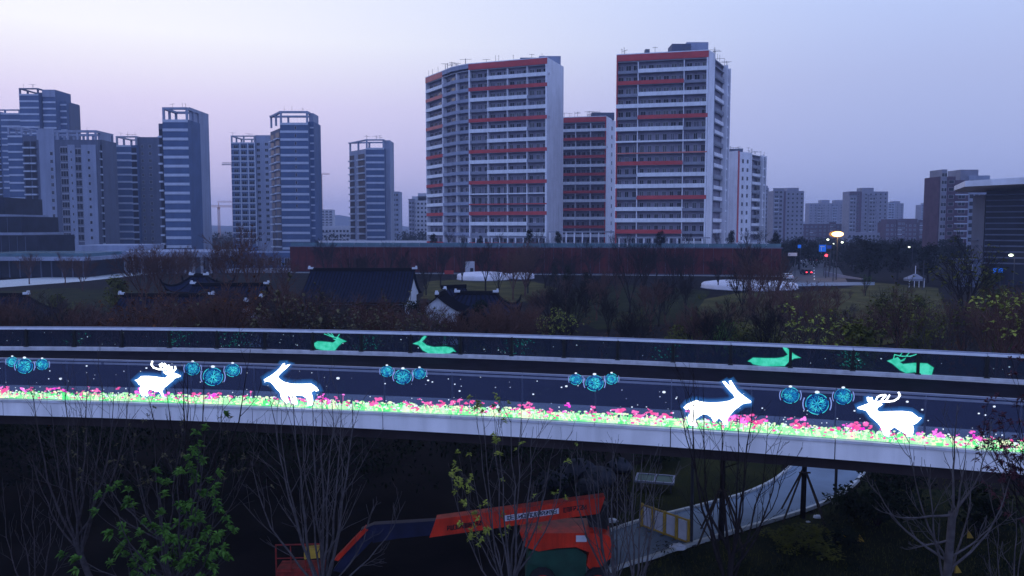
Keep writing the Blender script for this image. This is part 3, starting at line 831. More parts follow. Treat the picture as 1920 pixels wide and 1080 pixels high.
t1 = banded_tower('apartment_tower', 'wide white tower with red balcony bands, rounded grey corner and blank right gable', T1f, T1b, zt1, 7, 3.1,
    [dict(bands=b1w, wins=4, top=M['orange'], ins=1.3, piers=((0, .3, M['white']), (12.6, .3, M['white']))),
     dict(bands=b1c, wins=2, top=M['greyw'], ins=1.3, tophi=1.2, fins=(.02,)),
     dict(bands=b1c, wins=2, top=M['greyw'], ins=1.3, tophi=1.2, fins=(.5,)),
     dict(bands=b1c, wins=1, top=M['greyw'], ins=1.3, tophi=1.2),
     dict(bands=b1, wins=12, fins=(.25, .5, .75), ins=1.3, piers=((0, .4, M['white']), (24.6, .5, M['white']))),
     dict(plain=M['white'])], [1.3] * 5 + [.06, .06, .06],
    [(975, 1008, 108, 246, 6, M['greyd']), (1010, 1050, 105, 247, 6, M['greyw'])], 1)
def b2(k):
    p = {0: [(0, .24, Gy, .7), (.24, 1, Wt, 1.05)], 1: [(0, .74, Rd, 1.05), (.74, 1, Gy, .7)], 2: [(0, .24, Gy, .7), (.24, 1, Wt, 1.05)], 3: [(0, 1, Wt, 1.05)],
         4: [(0, .24, Gy, .7), (.24, 1, Rd, 1.05)], 5: [(0, .74, Wt, 1.05), (.74, 1, Gy, .7)], 6: [(0, 1, Wt, .45)], 7: [(0, 1, M['orange'], .35)], 8: [(0, .74, Rd, 1.05), (.74, 1, Gy, .7)],
         9: [(0, .24, Gy, .7), (.24, 1, Wt, 1.05)], 10: [(0, 1, Wt, 1.1)], 11: [(0, .24, Gy, .7), (.24, 1, Rd, 1.05)], 12: [(0, .74, Wt, 1.05), (.74, 1, Gy, .7)], 13: [(0, 1, Wt, 1.1)], 14: [(0, .74, Rd, 1.1), (.74, 1, Gy, .7)]}
    return p.get(k, [(0, .7, Gy, .5), (.75, 1, Wt, 1.1)])
X2L, X2R = XD(1153, 224), XD(1323, 218)
T2f = [(X2L, 224), (X2R, 218), (XD(1334, 222.5), 222.5), (XD(1335, 228), 228), (XD(1361, 244), 244)]
T2b = [(XD(1300, 262), 262), (X2L + 4, 250)]
t2 = banded_tower('apartment_tower', 'tall white tower with broken red bands right of the gap, plant rooms on its roof', T2f, T2b, ZD(93, 218), 7, 3.13,
    [dict(bands=b2, wins=12, fins=(.24, .74), ins=1.4, piers=((0, .35, M['red']), (24.1, .45, M['white']))), dict(plain=M['white']), dict(plain=M['greyw']), dict(stack=1)],
    [1.4, .06, .06, .9, .06, .06, .06], [(1255, 1290, 82, 230, 6, M['greyd']), (1282, 1322, 79, 232, 7, M['greyw']), (1206, 1214, 92, 226, 2, M['mast'])], 2)
def b3(k): return [(0, 1, Rd if k % 2 else Wt, 1.0)]
T3f = [(XD(1050, 288), 288), (XD(1135, 284), 284)]
T3b = [(XD(1152, 298), 298), (XD(1080, 306), 306)]
t3 = banded_tower('apartment_tower', 'lower white tower with red bands in the gap between the two big ones', T3f, T3b, ZD(217, 284), 5, 3.1,
    [dict(bands=b3, wins=9, ins=1.3, fins=(.33, .66), piers=((0, .3, M['red']), (15.9, .3, M['red']))), dict(plain=M['white'], cols=((.55, 1.2, M['winb']),))], [1.3, .06, .06, .06],
    [(1108, 1150, 211, 292, 5, M['greyd'])], 3)
# F: narrow tower right of the pair
T4f = [(XD(1361, 292), 292), (XD(1381, 288), 288), (XD(1384, 292), 292), (XD(1406, 296), 296), (XD(1407, 300), 300), (XD(1432, 312), 312)]
T4b = [(XD(1400, 325), 325), (XD(1365, 318), 318)]
t4 = banded_tower('apartment_tower', 'slim white tower with a red vertical stripe, right of the tallest one', T4f, T4b, ZD(283, 290), 5, 3.1,
    [dict(plain=M['white']), dict(plain=M['red']), dict(plain=M['white'], cols=((.2, .9, M['winb']), (.6, .9, M['winb']))), dict(plain=M['white']), dict(stack=1)],
    [.06, .06, .06, .06, 1.0, .06, .06, .06], [(1366, 1390, 279, 300, 4, M['greyd'])], 4)

# ---- towers of blue-grey stripes with open roof frames
def stripes(root, A, B, z0, z1, pitch, h, m, proud=.14, f0=0, f1=1, first=0):
    rz, W = face(A, B); w = (f1 - f0) * W
    z = z1 - first
    while z > z0 + .5:
        put(boxmesh(w, proud, h, m, 'stripe'), 'stripe', root, A, rz, f0 * W, -.002, z - h); z -= pitch
def wincol(root, A, B, f, w, h, z0, z1, pitch, m=None, bars=1, first=2.2, off=0.0):
    rz, W = face(A, B); z = z1 - first
    while z > z0:
        put(winmesh(w, h, m or M['winb'], bars), 'window', root, A, rz, f * W - w / 2, -.01 - off, z - h / 2); z -= pitch
def balcs(root, A, B, f0, f1, z0, z1, pitch, first=1.0):
    rz, W = face(A, B); w = (f1 - f0) * W; z = z1 - first
    while z > z0 + 2:
        put(boxmesh(w, .10, 2.1, M['winb'], 'balcony_door'), 'balcony_door', root, A, rz, f0 * W, -.003, z - pitch + .9)
        put(boxmesh(w + .3, 1.0, .55, M['stripel'], 'balcony'), 'balcony', root, A, rz, f0 * W - .15, 0, z - pitch + .1)
        z -= pitch
def crown(root, P, z, h, n=5, m=None, th=.6):
    m = m or M['greyw']
    b = MB()
    for (a, c_) in zip(P, P[1:] + P[:1]):
        rz, W = face(a, c_); k = max(1, round(W / (sum(face(p, q)[1] for p, q in zip(P, P[1:])) / n / 1)))
        for i in range(k):
            p = Vector(a).lerp(Vector(c_), i / k); T = Matrix.Translation((p.x, p.y, 0)) @ Matrix.Rotation(rz, 4, 'Z')
            put(boxmesh(.7, .7, h - th, m, 'roof_post'), 'roof_post', root, (p.x, p.y), rz, .02, .72, z)
        put(boxmesh(W - .02, .9, th, m, 'roof_beam'), 'roof_beam', root, a, rz, .01, .9, z + h - th)
def rect(px0, px1, d, dep, turn=0.0):
    x0, x1 = XD(px0, d), XD(px1, d); A = Vector((x0, d)); B = Vector((x1, d + (x1 - x0) * math.tan(turn)))
    u = (B - A).normalized(); w = Vector((-u.y, u.x)); return [tuple(A), tuple(B), tuple(B + w * dep), tuple(A + w * dep)]
def mkroot(label, P, name='apartment_tower', cat='building', group=None): return thing(name, label, cat, (P[0][0], P[0][1], 0), 0, group)

# B tower: big striped one with tall roof frame (px 308-383)
P = rect(311, 358, 280, 11); r = mkroot('slim striped blue-grey tower with tall open roof frame, second from the left group', P)
zt = ZD(224, 280)
prism_part('wall', P, 0, zt, M['stripe'], r); stripes(r, P[0], P[1], 4, zt, 3.1, .95, M['stripel'])
Q = rect(360.5, 372, 283, 20); prism_part('side_wall', [(Q[0][0] , 283), (XD(383.5, 294), 283.2), (XD(383.5, 294), 301), (Q[0][0], 301)], 0, ZD(206, 290), M['greyw'], r)
Q2 = rect(303.5, 310.6, 281.5, 12); prism_part('stair_wall', Q2, 0, ZD(232, 282), M['greyd'], r); balcs(r, Q2[0], Q2[1], .1, .95, 3, ZD(236, 281), 3.1)
crown(r, P, zt, ZD(201, 280) - zt, 4, th=.8)
roof_rods(r, [P[0], P[1]], ZD(201, 280), 21, 3)
# A2 tower (223-303), lower, behind
P = rect(223, 262, 352, 14); r = mkroot('greenish-grey striped tower with a posted roof, left of the slim striped one', P); zt = ZD(272, 352)
prism_part('wall', P, 0, zt, M['stripe'], r); stripes(r, P[0], P[1], 4, zt, 3.1, .75, M['stripel'], f1=.72); balcs(r, P[0], P[1], .74, .97, 4, zt, 3.1)
crown(r, P, zt, ZD(255, 352) - zt, 5, M['slab'])
Q = rect(262.3, 306, 354, 16); prism_part('side_wall', Q, 0, ZD(257, 354), M['greyd'], r); wincol(r, Q[0], Q[1], .55, 1.2, 1.4, 4, ZD(265, 354), 3.1); wincol(r, Q[0], Q[1], .22, 1.0, 1.4, 4, ZD(265, 354), 3.1)
roof_rods(r, [P[0], P[1]], ZD(255, 352), 22, 5)
# C tower (437-508)
P = rect(437, 482, 420, 16); r = mkroot('grid-windowed tower with posted roof, left of the tower with the blue stripes', P); zt = ZD(267, 420)
prism_part('wall', P, 0, zt, M['stripe'], r); stripes(r, P[0], P[1], 4, zt, 3.1, .6, M['stripel'])
for f in (.2, .52, .84): wincol(r, P[0], P[1], f, 2.4, 1.8, 4, zt, 3.1, M['winb'], 1)
rz, W = face(P[0], P[1])
for f in (.36, .68, .97): put(boxmesh(.5, .3, zt - 3, M['stripel'], 'fin'), 'fin', r, P[0], rz, f * W, -.15, 3)
crown(r, P, zt, ZD(254, 420) - zt, 5, M['slab'])
Q = rect(482.3, 510, 421, 14); prism_part('side_wall', Q, 0, ZD(253, 420), M['greyw'], r)
for f in (.2, .75): wincol(r, Q[0], Q[1], f, 1.7, 1.6, 4, ZD(262, 420), 3.1)
roof_rods(r, [P[0], P[1]], ZD(254, 420), 23, 4)
# D tower (508-592)
P = rect(529, 581, 323, 14); r = mkroot('broad blue-striped tower with open roof frame, nearest the red wall', P); zt = ZD(230, 323)
prism_part('wall', P, 0, zt, M['stripe'], r); stripes(r, P[0], P[1], 4, zt, 3.1, .9, M['stripel']); wincol(r, P[0], P[1], .55, .7, 1.3, 20, zt, 3.1, M['winb'], 0, first=2.0)
Q = rect(581.3, 591.5, 326, 12); prism_part('side_wall', Q, 0, ZD(228, 326), M['stripe'], r); stripes(r, Q[0], Q[1], 4, ZD(238, 326), 3.1, .6, M['stripel'])
prism_part('roof_wall', rect(583, 591, 327.5, 9), ZD(228, 326), ZD(211, 326), M['greyw'], r)
Q = [(XD(511, 337), 337), (XD(528.7, 323.6), 323.6), (XD(528.7, 324), 340), (XD(511, 337), 342)]
prism_part('balcony_wall', Q, 0, ZD(244, 330), M['greyd'], r)
balcs(r, Q[0], Q[1], .05, .38, 3, ZD(246, 330), 3.1); balcs(r, Q[0], Q[1], .56, .94, 3, ZD(236, 330) - 2, 3.1)
crown(r, [Q[0]] + P, ZD(232, 323), ZD(208, 323) - ZD(232, 323), 6, th=.8)
roof_rods(r, [P[0], P[1]], ZD(207, 323), 24, 4)
# E tower (656-733)
P = rect(688, 722, 369, 12); r = mkroot('striped tower with posted roof standing alone left of the red-banded tower', P); zt = ZD(277, 369)
prism_part('wall', P, 0, zt, M['stripe'], r); stripes(r, P[0], P[1], 4, zt, 3.1, .85, M['stripel'])
Q = rect(722.3, 733, 373, 12); prism_part('side_wall', Q, 0, ZD(262, 371), M['greyw'], r)
Q = [(XD(657, 384), 384), (XD(687.8, 370), 370), (XD(687.8, 371), 384), (XD(657, 385), 388)]
prism_part('balcony_wall', Q, 0, ZD(281, 375), M['greyw'], r)
balcs(r, Q[0], Q[1], .03, .3, 3, ZD(281, 375) - 1, 3.1); balcs(r, Q[0], Q[1], .55, .92, 3, ZD(281, 375) - 1, 3.1)
crown(r, [Q[0]] + P, ZD(279, 370), ZD(261, 369) - ZD(279, 370), 6)
roof_rods(r, [P[0], P[1]], ZD(261, 369), 25, 6)
# A: large grey block (75-197) with the striped left wing (22-75)
P = rect(76, 187, 323, 14); r = mkroot('large grey slab block with three columns of windows, at the left', P); zt = ZD(262, 323)
prism_part('wall', P, 0, zt, M['greyd'], r)
rz, W = face(P[0], P[1])
put(boxmesh(W * .26, .3, ZD(241, 323) - 3, M['greyw'], 'front_wall'), 'front_wall', r, P[0], rz, W * .04, -.01, 3)
put(boxmesh(W * .12, .3, zt - 5, M['greyw'], 'front_wall'), 'front_wall', r, P[0], rz, W * .52, -.01, 3)
put(boxmesh(W * .24, .3, zt - 5, M['greyw'], 'front_wall'), 'front_wall', r, P[0], rz, W * .745, -.01, 3)
wincol(r, P[0], P[1], .245, 1.1, 1.5, 14, zt, 3.1, M['winb'], 1, first=5.5, off=.31)
for o_ in [o for o in r.children if o.name.startswith('window')]: pass
wincol(r, P[0], P[1], .45, 3.1, 2.2, 6, zt, 3.1, M['winb'], 2, first=4.2)
wincol(r, P[0], P[1], .68, 2.7, 2.2, 6, zt, 3.1, M['winb'], 1, first=4.8)
wincol(r, P[0], P[1], .575, .6, 1.2, 6, zt, 3.1, M['winb'], 0, first=4.8, off=.31)
wincol(r, P[0], P[1], .87, 1.0, 1.3, 6, zt, 3.1, M['winb'], 0, first=5.0, off=.31)
stripes(r, P[0], P[1], 5, zt - 2.6, 3.1, .35, M['slab'], f0=.39, f1=.51); stripes(r, P[0], P[1], 5, zt - 3.2, 3.1, .35, M['slab'], f0=.62, f1=.74)
crown(r, P, zt, ZD(244, 323) - zt, 16, M['greyw'], th=.9)
Q = rect(187.3, 197, 326, 12); prism_part('balcony_wall', Q, 0, ZD(262, 326), M['greyd'], r); balcs(r, Q[0], Q[1], .2, .95, 6, ZD(262, 326) - 1, 3.1)
prism_part('roof_wall', rect(190, 196.5, 327, 8), ZD(262, 326), ZD(246, 326), M['greyw'], r)
Q = rect(50, 75.7, 324, 10); prism_part('balcony_wall', Q, 0, ZD(255, 324), M['greyd'], r); balcs(r, Q[0], Q[1], .08, .5, 6, ZD(255, 324) - 1, 3.1); balcs(r, Q[0], Q[1], .6, .95, 6, ZD(255, 324) - 1, 3.1)
Q = rect(22, 49.7, 326, 12); prism_part('striped_wall', Q, 0, ZD(252, 326), M['stripe'], r); stripes(r, Q[0], Q[1], 6, ZD(254, 326), 3.1, .7, M['stripel'])
crown(r, Q, ZD(252, 326), 3.0, 5, M['greyw'])
roof_rods(r, [P[0], P[1]], ZD(244, 323), 26, 8)
# behind: high striped tower (47-138)
P = rect(47, 83, 394, 14); r = mkroot('highest striped tower at the left, in three steps behind the grey slab block', P); zt = ZD(176, 394)
prism_part('wall', P, 0, zt, M['stripe'], r); stripes(r, P[0], P[1], 30, zt, 3.1, .8, M['stripel']); crown(r, P, zt, ZD(165, 394) - zt, 4, M['greyd'])
Q = rect(83.3, 90, 400, 12); prism_part('recess_wall', Q, 0, ZD(175, 400), M['greyd'], r)
Q = rect(90.3, 114, 396, 14); prism_part('striped_wall', Q, 0, ZD(168, 396), M['stripe'], r); stripes(r, Q[0], Q[1], 30, ZD(178, 396), 3.1, .8, M['stripel'])
put(boxmesh(face(Q[0], Q[1])[1], .2, 3.4, M['greyw'], 'roof_wall'), 'roof_wall', r, Q[0], 0, 0, -.02, ZD(168, 396) - 3.5)
Q = rect(119, 134, 400, 12); prism_part('striped_wall', Q, 0, ZD(190, 400), M['stripe'], r); stripes(r, Q[0], Q[1], 30, ZD(195, 400), 3.1, .8, M['stripel'])
Q = rect(134.3, 139, 402, 10); prism_part('side_wall', Q, 0, ZD(192, 400), M['greyd'], r)
roof_rods(r, [P[0], P[1]], ZD(165, 394), 27, 4)
P = rect(-12, 47, 410, 14); r = mkroot('striped tower cut by the left edge of the view', P); zt = ZD(212, 410)
prism_part('wall', P, 0, zt, M['stripe'], r); stripes(r, P[0], P[1], 30, zt, 3.1, .8, M['stripel'], f0=.4); balcs(r, P[0], P[1], .05, .35, 20, zt, 3.1); crown(r, P, zt, ZD(205, 410) - zt, 7, M['greyw'])
P = rect(736, 749, 520, 14); r = mkroot('narrow grey block peeping out right of the lone striped tower', P); prism_part('wall', P, 0, ZD(359, 520), M['greyw'], r)
for f in (.3, .7): wincol(r, P[0], P[1], f, 1.4, 1.6, 4, ZD(359, 520), 3.2)

# ---- generic far block
rbk = random.Random(64)
def block(px0, px1, top, d, wall, label, pitch=3.0, cols=None, dep=12, steps=(), rows=None, winm=None, cat='building', name='apartment_block', bands=None, ww=1.5, group=None):
    P = rect(px0, px1, d, dep); r = mkroot(label, P, name, cat, group); zt = ZD(top, d)
    prism_part('wall', P, 0, zt, wall, r)
    rz, W = face(P[0], P[1]); n = cols or max(2, int(W / 3.6))
    for i in range(n):
        wincol(r, P[0], P[1], (i + .5) / n, ww, 1.5, 3, zt, pitch, winm or M['winb'], 0)
    if not bands and W > 9:
        nb = max(2, int(W / 7.5))
        for i in range(nb):
            if (i + nb) % 2: continue
            h_ = zt + rbk.choice((-3.2, 0.6, 1.4))
            x_ = W * i / nb; w_ = W / nb * rbk.uniform(.62, .85)
            m_ = wall if rbk.random() < .6 else (M['greyw'] if wall is not M['cream'] else M['beige'])
            put(boxmesh(w_, 1.3, h_, m_, 'bay'), 'bay', r, P[0], rz, x_, -.002, 0)
            z = h_ - 2.4
            while z > 3:
                put(winmesh(round(w_ * .34, 1), 1.6, winm or M['winb'], 1), 'window', r, P[0], rz, x_ + w_ * .12, -1.32, z - .8)
                put(winmesh(round(w_ * .28, 1), 1.6, winm or M['winb'], 0), 'window', r, P[0], rz, x_ + w_ * .58, -1.32, z - .8)
                if rbk.random() < .8: put(boxmesh(round(w_ * .46, 1), .5, .5, M['stripel'] if rbk.random() < .6 else wall, 'balcony'), 'balcony', r, P[0], rz, x_ + w_ * .06, -1.42, z - 1.5)
                z -= pitch
            put(boxmesh(w_ + .6, 1.8, .4, M['greyd'], 'cornice'), 'cornice', r, P[0], rz, x_ - .3, .2, h_ + .01)
    if bands:
        z = zt
        while z > 3:
            put(boxmesh(W, .3, .4, bands, 'floor_band'), 'floor_band', r, P[0], rz, 0, -.002, z - .4); z -= pitch
    for s in steps:
        Q = rect(s[0], s[1], d - s[3] if len(s) > 3 else d + 1.2, dep - 2.4); prism_part('roof_room' if len(s) <= 3 else 'bay_wall', Q, zt if len(s) <= 3 else 0, ZD(s[2], d), s[4] if len(s) > 4 else wall, r)
        if len(s) > 3:
            wincol(r, Q[0], Q[1], .3, 1.3, 1.5, 3, ZD(s[2], d), pitch, winm or M['winb'], 0); wincol(r, Q[0], Q[1], .7, 1.3, 1.5, 3, ZD(s[2], d), pitch, winm or M['winb'], 0)
    return r
block(767, 802, 376, 560, M['cream'], 'pale far block with a dark stepped roof beside the red-banded tower', cols=5, steps=((773, 800, 368), (784, 800, 362)))
block(595, 624, 393, 900, M['cream'], 'pale horizontal-banded office block far off, right of the blue-striped tower', cols=4, bands=M['win'], ww=3)
block(596, 655, 427, 520, M['cream'], 'low white row with a dull red roof between the striped towers', cols=9, steps=((596, 655, 423, .8, M['brickf']),) if False else ((597, 654, 423),))
block(200, 214, 395, 900, M['cream'], 'small pale far block seen in the gap beside the grey slab block', cols=3)
block(184, 222, 432, 420, M['greyd'], 'low dark row behind the gap left of the greenish tower', cols=4)
# right-hand distance
block(1431, 1440, 352, 600, M['beige'], 'narrow far block just right of the slim white tower', cols=1, steps=((1433, 1438, 348),))
block(1448, 1506, 358, 560, M['beige'], 'far stepped block with a reddish left half', cols=7, steps=((1451, 1472, 359, 1.0, M['brickf']), (1474, 1496, 352)))
block(1516, 1588, 381, 900, M['beige'], 'long hazy far block with two roof boxes', cols=9, steps=((1539, 1554, 375), (1565, 1580, 375)))
block(1590, 1663, 359, 620, M['beige'], 'broad far stepped block behind the lit street lamp', cols=8, steps=((1592, 1614, 359, 1.0, M['brickf']), (1614, 1636, 352)))
block(1663, 1693, 381, 950, M['beige'], 'small hazy far block right of the broad stepped one', cols=4, steps=((1674, 1686, 377),))
block(1725, 1758, 384, 950, M['beige'], 'small hazy far block left of the red-brick tower', cols=4, steps=((1737, 1756, 380),))
block(1590, 1650, 436, 470, M['beige'], 'low pale terrace behind the street lamp trees', cols=8)
block(1460, 1592, 420, 640, M['brickf'], 'long low reddish terrace below the far blocks', cols=16, winm=M['curtain'])
block(1660, 1762, 417, 560, M['brickf'], 'low red-roofed terrace left of the red-brick tower', cols=12, winm=M['curtain'], steps=((1663, 1690, 411), (1698, 1720, 410)))
block(1592, 1662, 419, 640, M['cream'], 'low whitish terrace in the middle of the far row', cols=8)
rb = block(1758, 1788, 331, 330, M['brickf'], 'red-brick tower with pale stepped top beside the white-roofed hall', cols=2, ww=2.2, steps=((1762, 1772, 318, .9, M['beige']),))
P = rect(1788.3, 1813, 333, 14); prism_part('wall', P, 0, ZD(338, 333), M['brickf'], rb); wincol(rb, P[0], P[1], .5, 3.0, 1.6, 3, ZD(345, 333), 3.0)
stripes(rb, P[0], P[1], 3, ZD(350, 333), 3.0, .5, M['stripel'])
prism_part('roof_room', rect(1797, 1830, 336, 10), 0, ZD(318, 336), M['beige'], rb)
P = rect(1813.3, 1852, 335, 12); prism_part('wall', P, 0, ZD(329, 335), M['greyw'], rb)
for f in (.15, .4, .65, .88): wincol(rb, P[0], P[1], f, 1.8, 1.8, 3, ZD(331, 335), 3.0, M['winb'], 0)
# hall with white roof edge at the right
hr = thing('concert_hall', 'dark louvred hall with a thick white sloping roof, at the right edge', 'building', (XD(1850, 190), 190, 0))
dh = 180; xl = XD(1786, dh); xr = XD(2150, 165)
z1, z2 = ZD(352, dh), ZD(340, 176)
b = MB(); b.v += [(xl, dh, ZD(357, dh)), (XD(1806, 174), 174, ZD(350, 174)), (xr, 158, ZD(331, 158)), (xr + 46, 230, ZD(331, 158)), (XD(1792, 205), 205, ZD(352, dh))]
top_ = [(xl, dh, ZD(349, dh)), (XD(1806, 174), 174, ZD(339, 174)), (xr, 158, ZD(315, 158)), (xr + 46, 230, ZD(320, 158) + 1), (XD(1792, 205), 205, ZD(345, dh))]
b.v += top_; b.f += [(4, 3, 2, 1, 0), (5, 6, 7, 8, 9)] + [(i, (i + 1) % 5, 5 + (i + 1) % 5, 5 + i) for i in range(5)]; b.m += [0] * 7
b.build('roof', M['white'], hr, world=True)
wx0 = XD(1848, 182); wx1 = xr - 1
A = (XD(1847, 182), 182); Bp = (xr - 2, 166)
prism_part('wall', [A, Bp, (xr + 30, 225), (XD(1849, 225), 225)], 0, ZD(357, 182), M['winb'], hr)
rz, W = face(A, Bp)
prism_part('side_wall', [(XD(1822, 190), 190), (A[0] - .05, 182.3), (XD(1849, 224), 224), (XD(1825, 222), 222)], 0, ZD(366, 186), M['greyd'], hr)
for i in range(13):
    z = ZD(494, 182) + i * 1.28
    put(boxmesh(W, .5, .30, M['greyd'], 'louvre'), 'louvre', hr, A, rz, 0, -.05, z)
for i in range(5):
    put(boxmesh(9.0, .4, .25, M['greyd'], 'louvre'), 'louvre', hr, (XD(1822, 190), 190), math.atan2(182.3 - 190, A[0] - XD(1822, 190)), 0, -.05, ZD(494, 182) + i * 1.28, .55)
# small outbuildings at the right
bx = thing('kiosk', 'small pale box building in front of the louvred hall', 'kiosk', (XD(1820, 172), 172, 0))
prism_part('wall', rect(1813, 1842, 172, 4), 0, ZD(488, 172), M['greyd'], bx); wincol(bx, *rect(1813, 1842, 172, 4)[:2], .3, 1, 1.4, 1, ZD(482, 172), 9, M['winb'])
prism_part('roof', rect(1811, 1844, 171.6, 5), ZD(488, 172) + .005, ZD(486, 172), M['greyd'], bx)

# ---- dark modern low complex at the left
lc = thing('office_building', 'dark glass terraced office block with grey slab edges, at the left edge', 'building', (XD(0, 230), 230, 0))
for (a, c_, y0, y1, d, s1) in ((-60, 11, 372, 402, 250, 15), (-60, 40, 408, 436, 244, 42), (-60, 70, 443, 474, 238, 78)):
    P = rect(a, c_, d, 20); prism_part('glass_storey', P, ZD(y1, d), ZD(y0 - 2, d), M['winb'], lc)
    P = rect(a, s1, d - 1.5, 22); prism_part('floor_slab', P, ZD(y1 + 7, d), ZD(y1, d) - .01, M['greyw'], lc)
    rz, W = face(*rect(a, c_, d, 20)[:2])
    for i in range(int(W / 2.4)): put(boxmesh(.08, .08, ZD(y0, d) - ZD(y1, d), M['greyd'], 'mullion'), 'mullion', lc, rect(a, c_, d, 20)[0], 0, i * 2.4, -.01, ZD(y1, d))
P = rect(-60, 158, 205, 22); prism_part('ground_storey', P, 0, ZD(489, 205), M['winb'], lc)
rz, W = face(P[0], P[1])
for i in range(11): put(boxmesh(.25, .3, ZD(489, 205), M['greyd'], 'column'), 'column', lc, P[0], rz, 2 + i * 2.7, -.02, 0)
P = rect(-60, 165, 202, 24, -.01); prism_part('roof_slab', P, ZD(489, 202) + .02, ZD(482, 202), M['greyw'], lc)
P = rect(-60, 164, 204, 20, -.01); prism_part('glass_parapet', P, ZD(481.5, 204), ZD(475, 204), M['teal'], lc)
pd = thing('arcade', 'long low grey podium with a columned arcade under the striped towers', 'building', (XD(300, 225), 225, 0))
P = rect(160, 412, 226, 18); prism_part('wall', P, 0, ZD(482, 226), M['greyd'], pd)
prism_part('roof_slab', rect(156, 414, 221, 24), ZD(482, 222) + .02, ZD(472, 222), M['greyw'], pd)
prism_part('upper_slab', rect(140, 250, 232, 20), ZD(470, 232), ZD(460, 232), M['greyw'], pd)
rz, W = face(P[0], P[1])
for i in range(16):
    put(boxmesh(.6, .6, ZD(482, 222), M['slab'], 'column'), 'column', pd, (P[0][0], 222), rz, .6 + i * W / 16, .6, 0)
    if i % 3: put(winmesh(1.5, 2.6, M['winb'], 1), 'window', pd, P[0], rz, .6 + (i + .35) * W / 16, -.01, .8)
p2 = thing('podium', 'pale low podium block beside the left end of the red wall', 'building', (XD(480, 232), 232, 0))
prism_part('wall', rect(414, 566, 236, 18), 0, ZD(474, 236), M['stripe'], p2)
for k in range(9):
    put(winmesh(1.6, 2.2, M['winb'], 1), 'window', p2, rect(414, 566, 236, 18)[0], 0, 1 + k * 2.5, -.01, 1.6)
prism_part('terrace', rect(420, 545, 226, 8), 0, .9, M['slab'], p2)

# ---- long rust-red wall of upright panels, with a glass parapet and the podium behind
rw = thing('panel_wall', 'long rust-red wall of upright metal panels below the towers', 'wall', (0, 212, 0))
RA, RB = Vector((XD(543, 226), 226)), Vector((XD(1467, 209), 209))
rz, W = face(RA, RB); H = 7.3
# angle so the top stays level in the picture
npan = 54
pw = W / npan
rr = random.Random(8)
prism_part('core', [tuple(RA + Vector((0, .3))), tuple(RB + Vector((-.1, .3))), tuple(RB + Vector((1.5, 14))), tuple(RA + Vector((2, 14)))], .0, H - .3, M['greyd'], rw)
pm = []
for v in range(4):
    b = MB(); b.box(0, -.10 - v * .03, .5, pw - .10, 0, H); me = bpy.data.meshes.new('panel'); me.from_pydata(b.v, [], b.f); me.materials.append(M['corten']); pm.append(me)
for i in range(npan):
    put(rr.choice(pm), 'panel', rw, RA, rz, i * pw, 0, 0)
put(boxmesh(W + .6, .5, .28, M['greyd'], 'coping'), 'coping', rw, RA, rz, -.3, .28, H + .004)
for i in range(36):
    put(boxmesh(W / 36 - .08, .04, .95, M['teal'], 'glass_panel'), 'glass_panel', rw, RA, rz, i * W / 36, .5, H + .29)
put(boxmesh(W, .5, .14, M['kerb'], 'footing'), 'footing', rw, RA, rz, 0, -.15, 0.0)
po = thing('podium', 'raised podium the red-banded towers stand on', 'building', (20, 235, 0))
prism_part('wall', [(XD(600, 240), 243), (XD(1462, 226), 225), (XD(1470, 300), 330), (XD(560, 300), 330)], 0, 7.02, M['greyd'], po)
prism_part('deck', [(XD(600, 240), 242.5), (XD(1462, 226), 224.5), (XD(1472, 300), 331), (XD(558, 300), 331)], 7.03, 7.3, M['slab'], po)
# low arcade in front of towers
for (a, c_, d, top_y, lab) in ((1030, 1152, 231, 436, 'low entrance pavilion with a flat roof between the two big towers'), (862, 1024, 233, 446, 'low colonnade along the foot of the wide tower'), (1160, 1330, 214.5, 447, 'low colonnade along the foot of the tallest tower')):
    P = rect(a, c_, d, 3.5, -.04 if a != 1030 else 0); q = thing('colonnade', lab, 'building', (P[0][0], P[0][1], 7.3))
    rz, W = face(P[0], P[1]); zt = ZD(top_y, d)
    put(boxmesh(W, 3.4, .35, M['slab'], 'roof'), 'roof', q, P[0], rz, 0, 3.4, zt)
    k = int(W / 2.2)
    for i in range(k + 1): put(boxmesh(.35, .35, zt - 7.32, M['white'], 'column'), 'column', q, P[0], rz, min(i * W / k, W - .36), .4, 7.31)
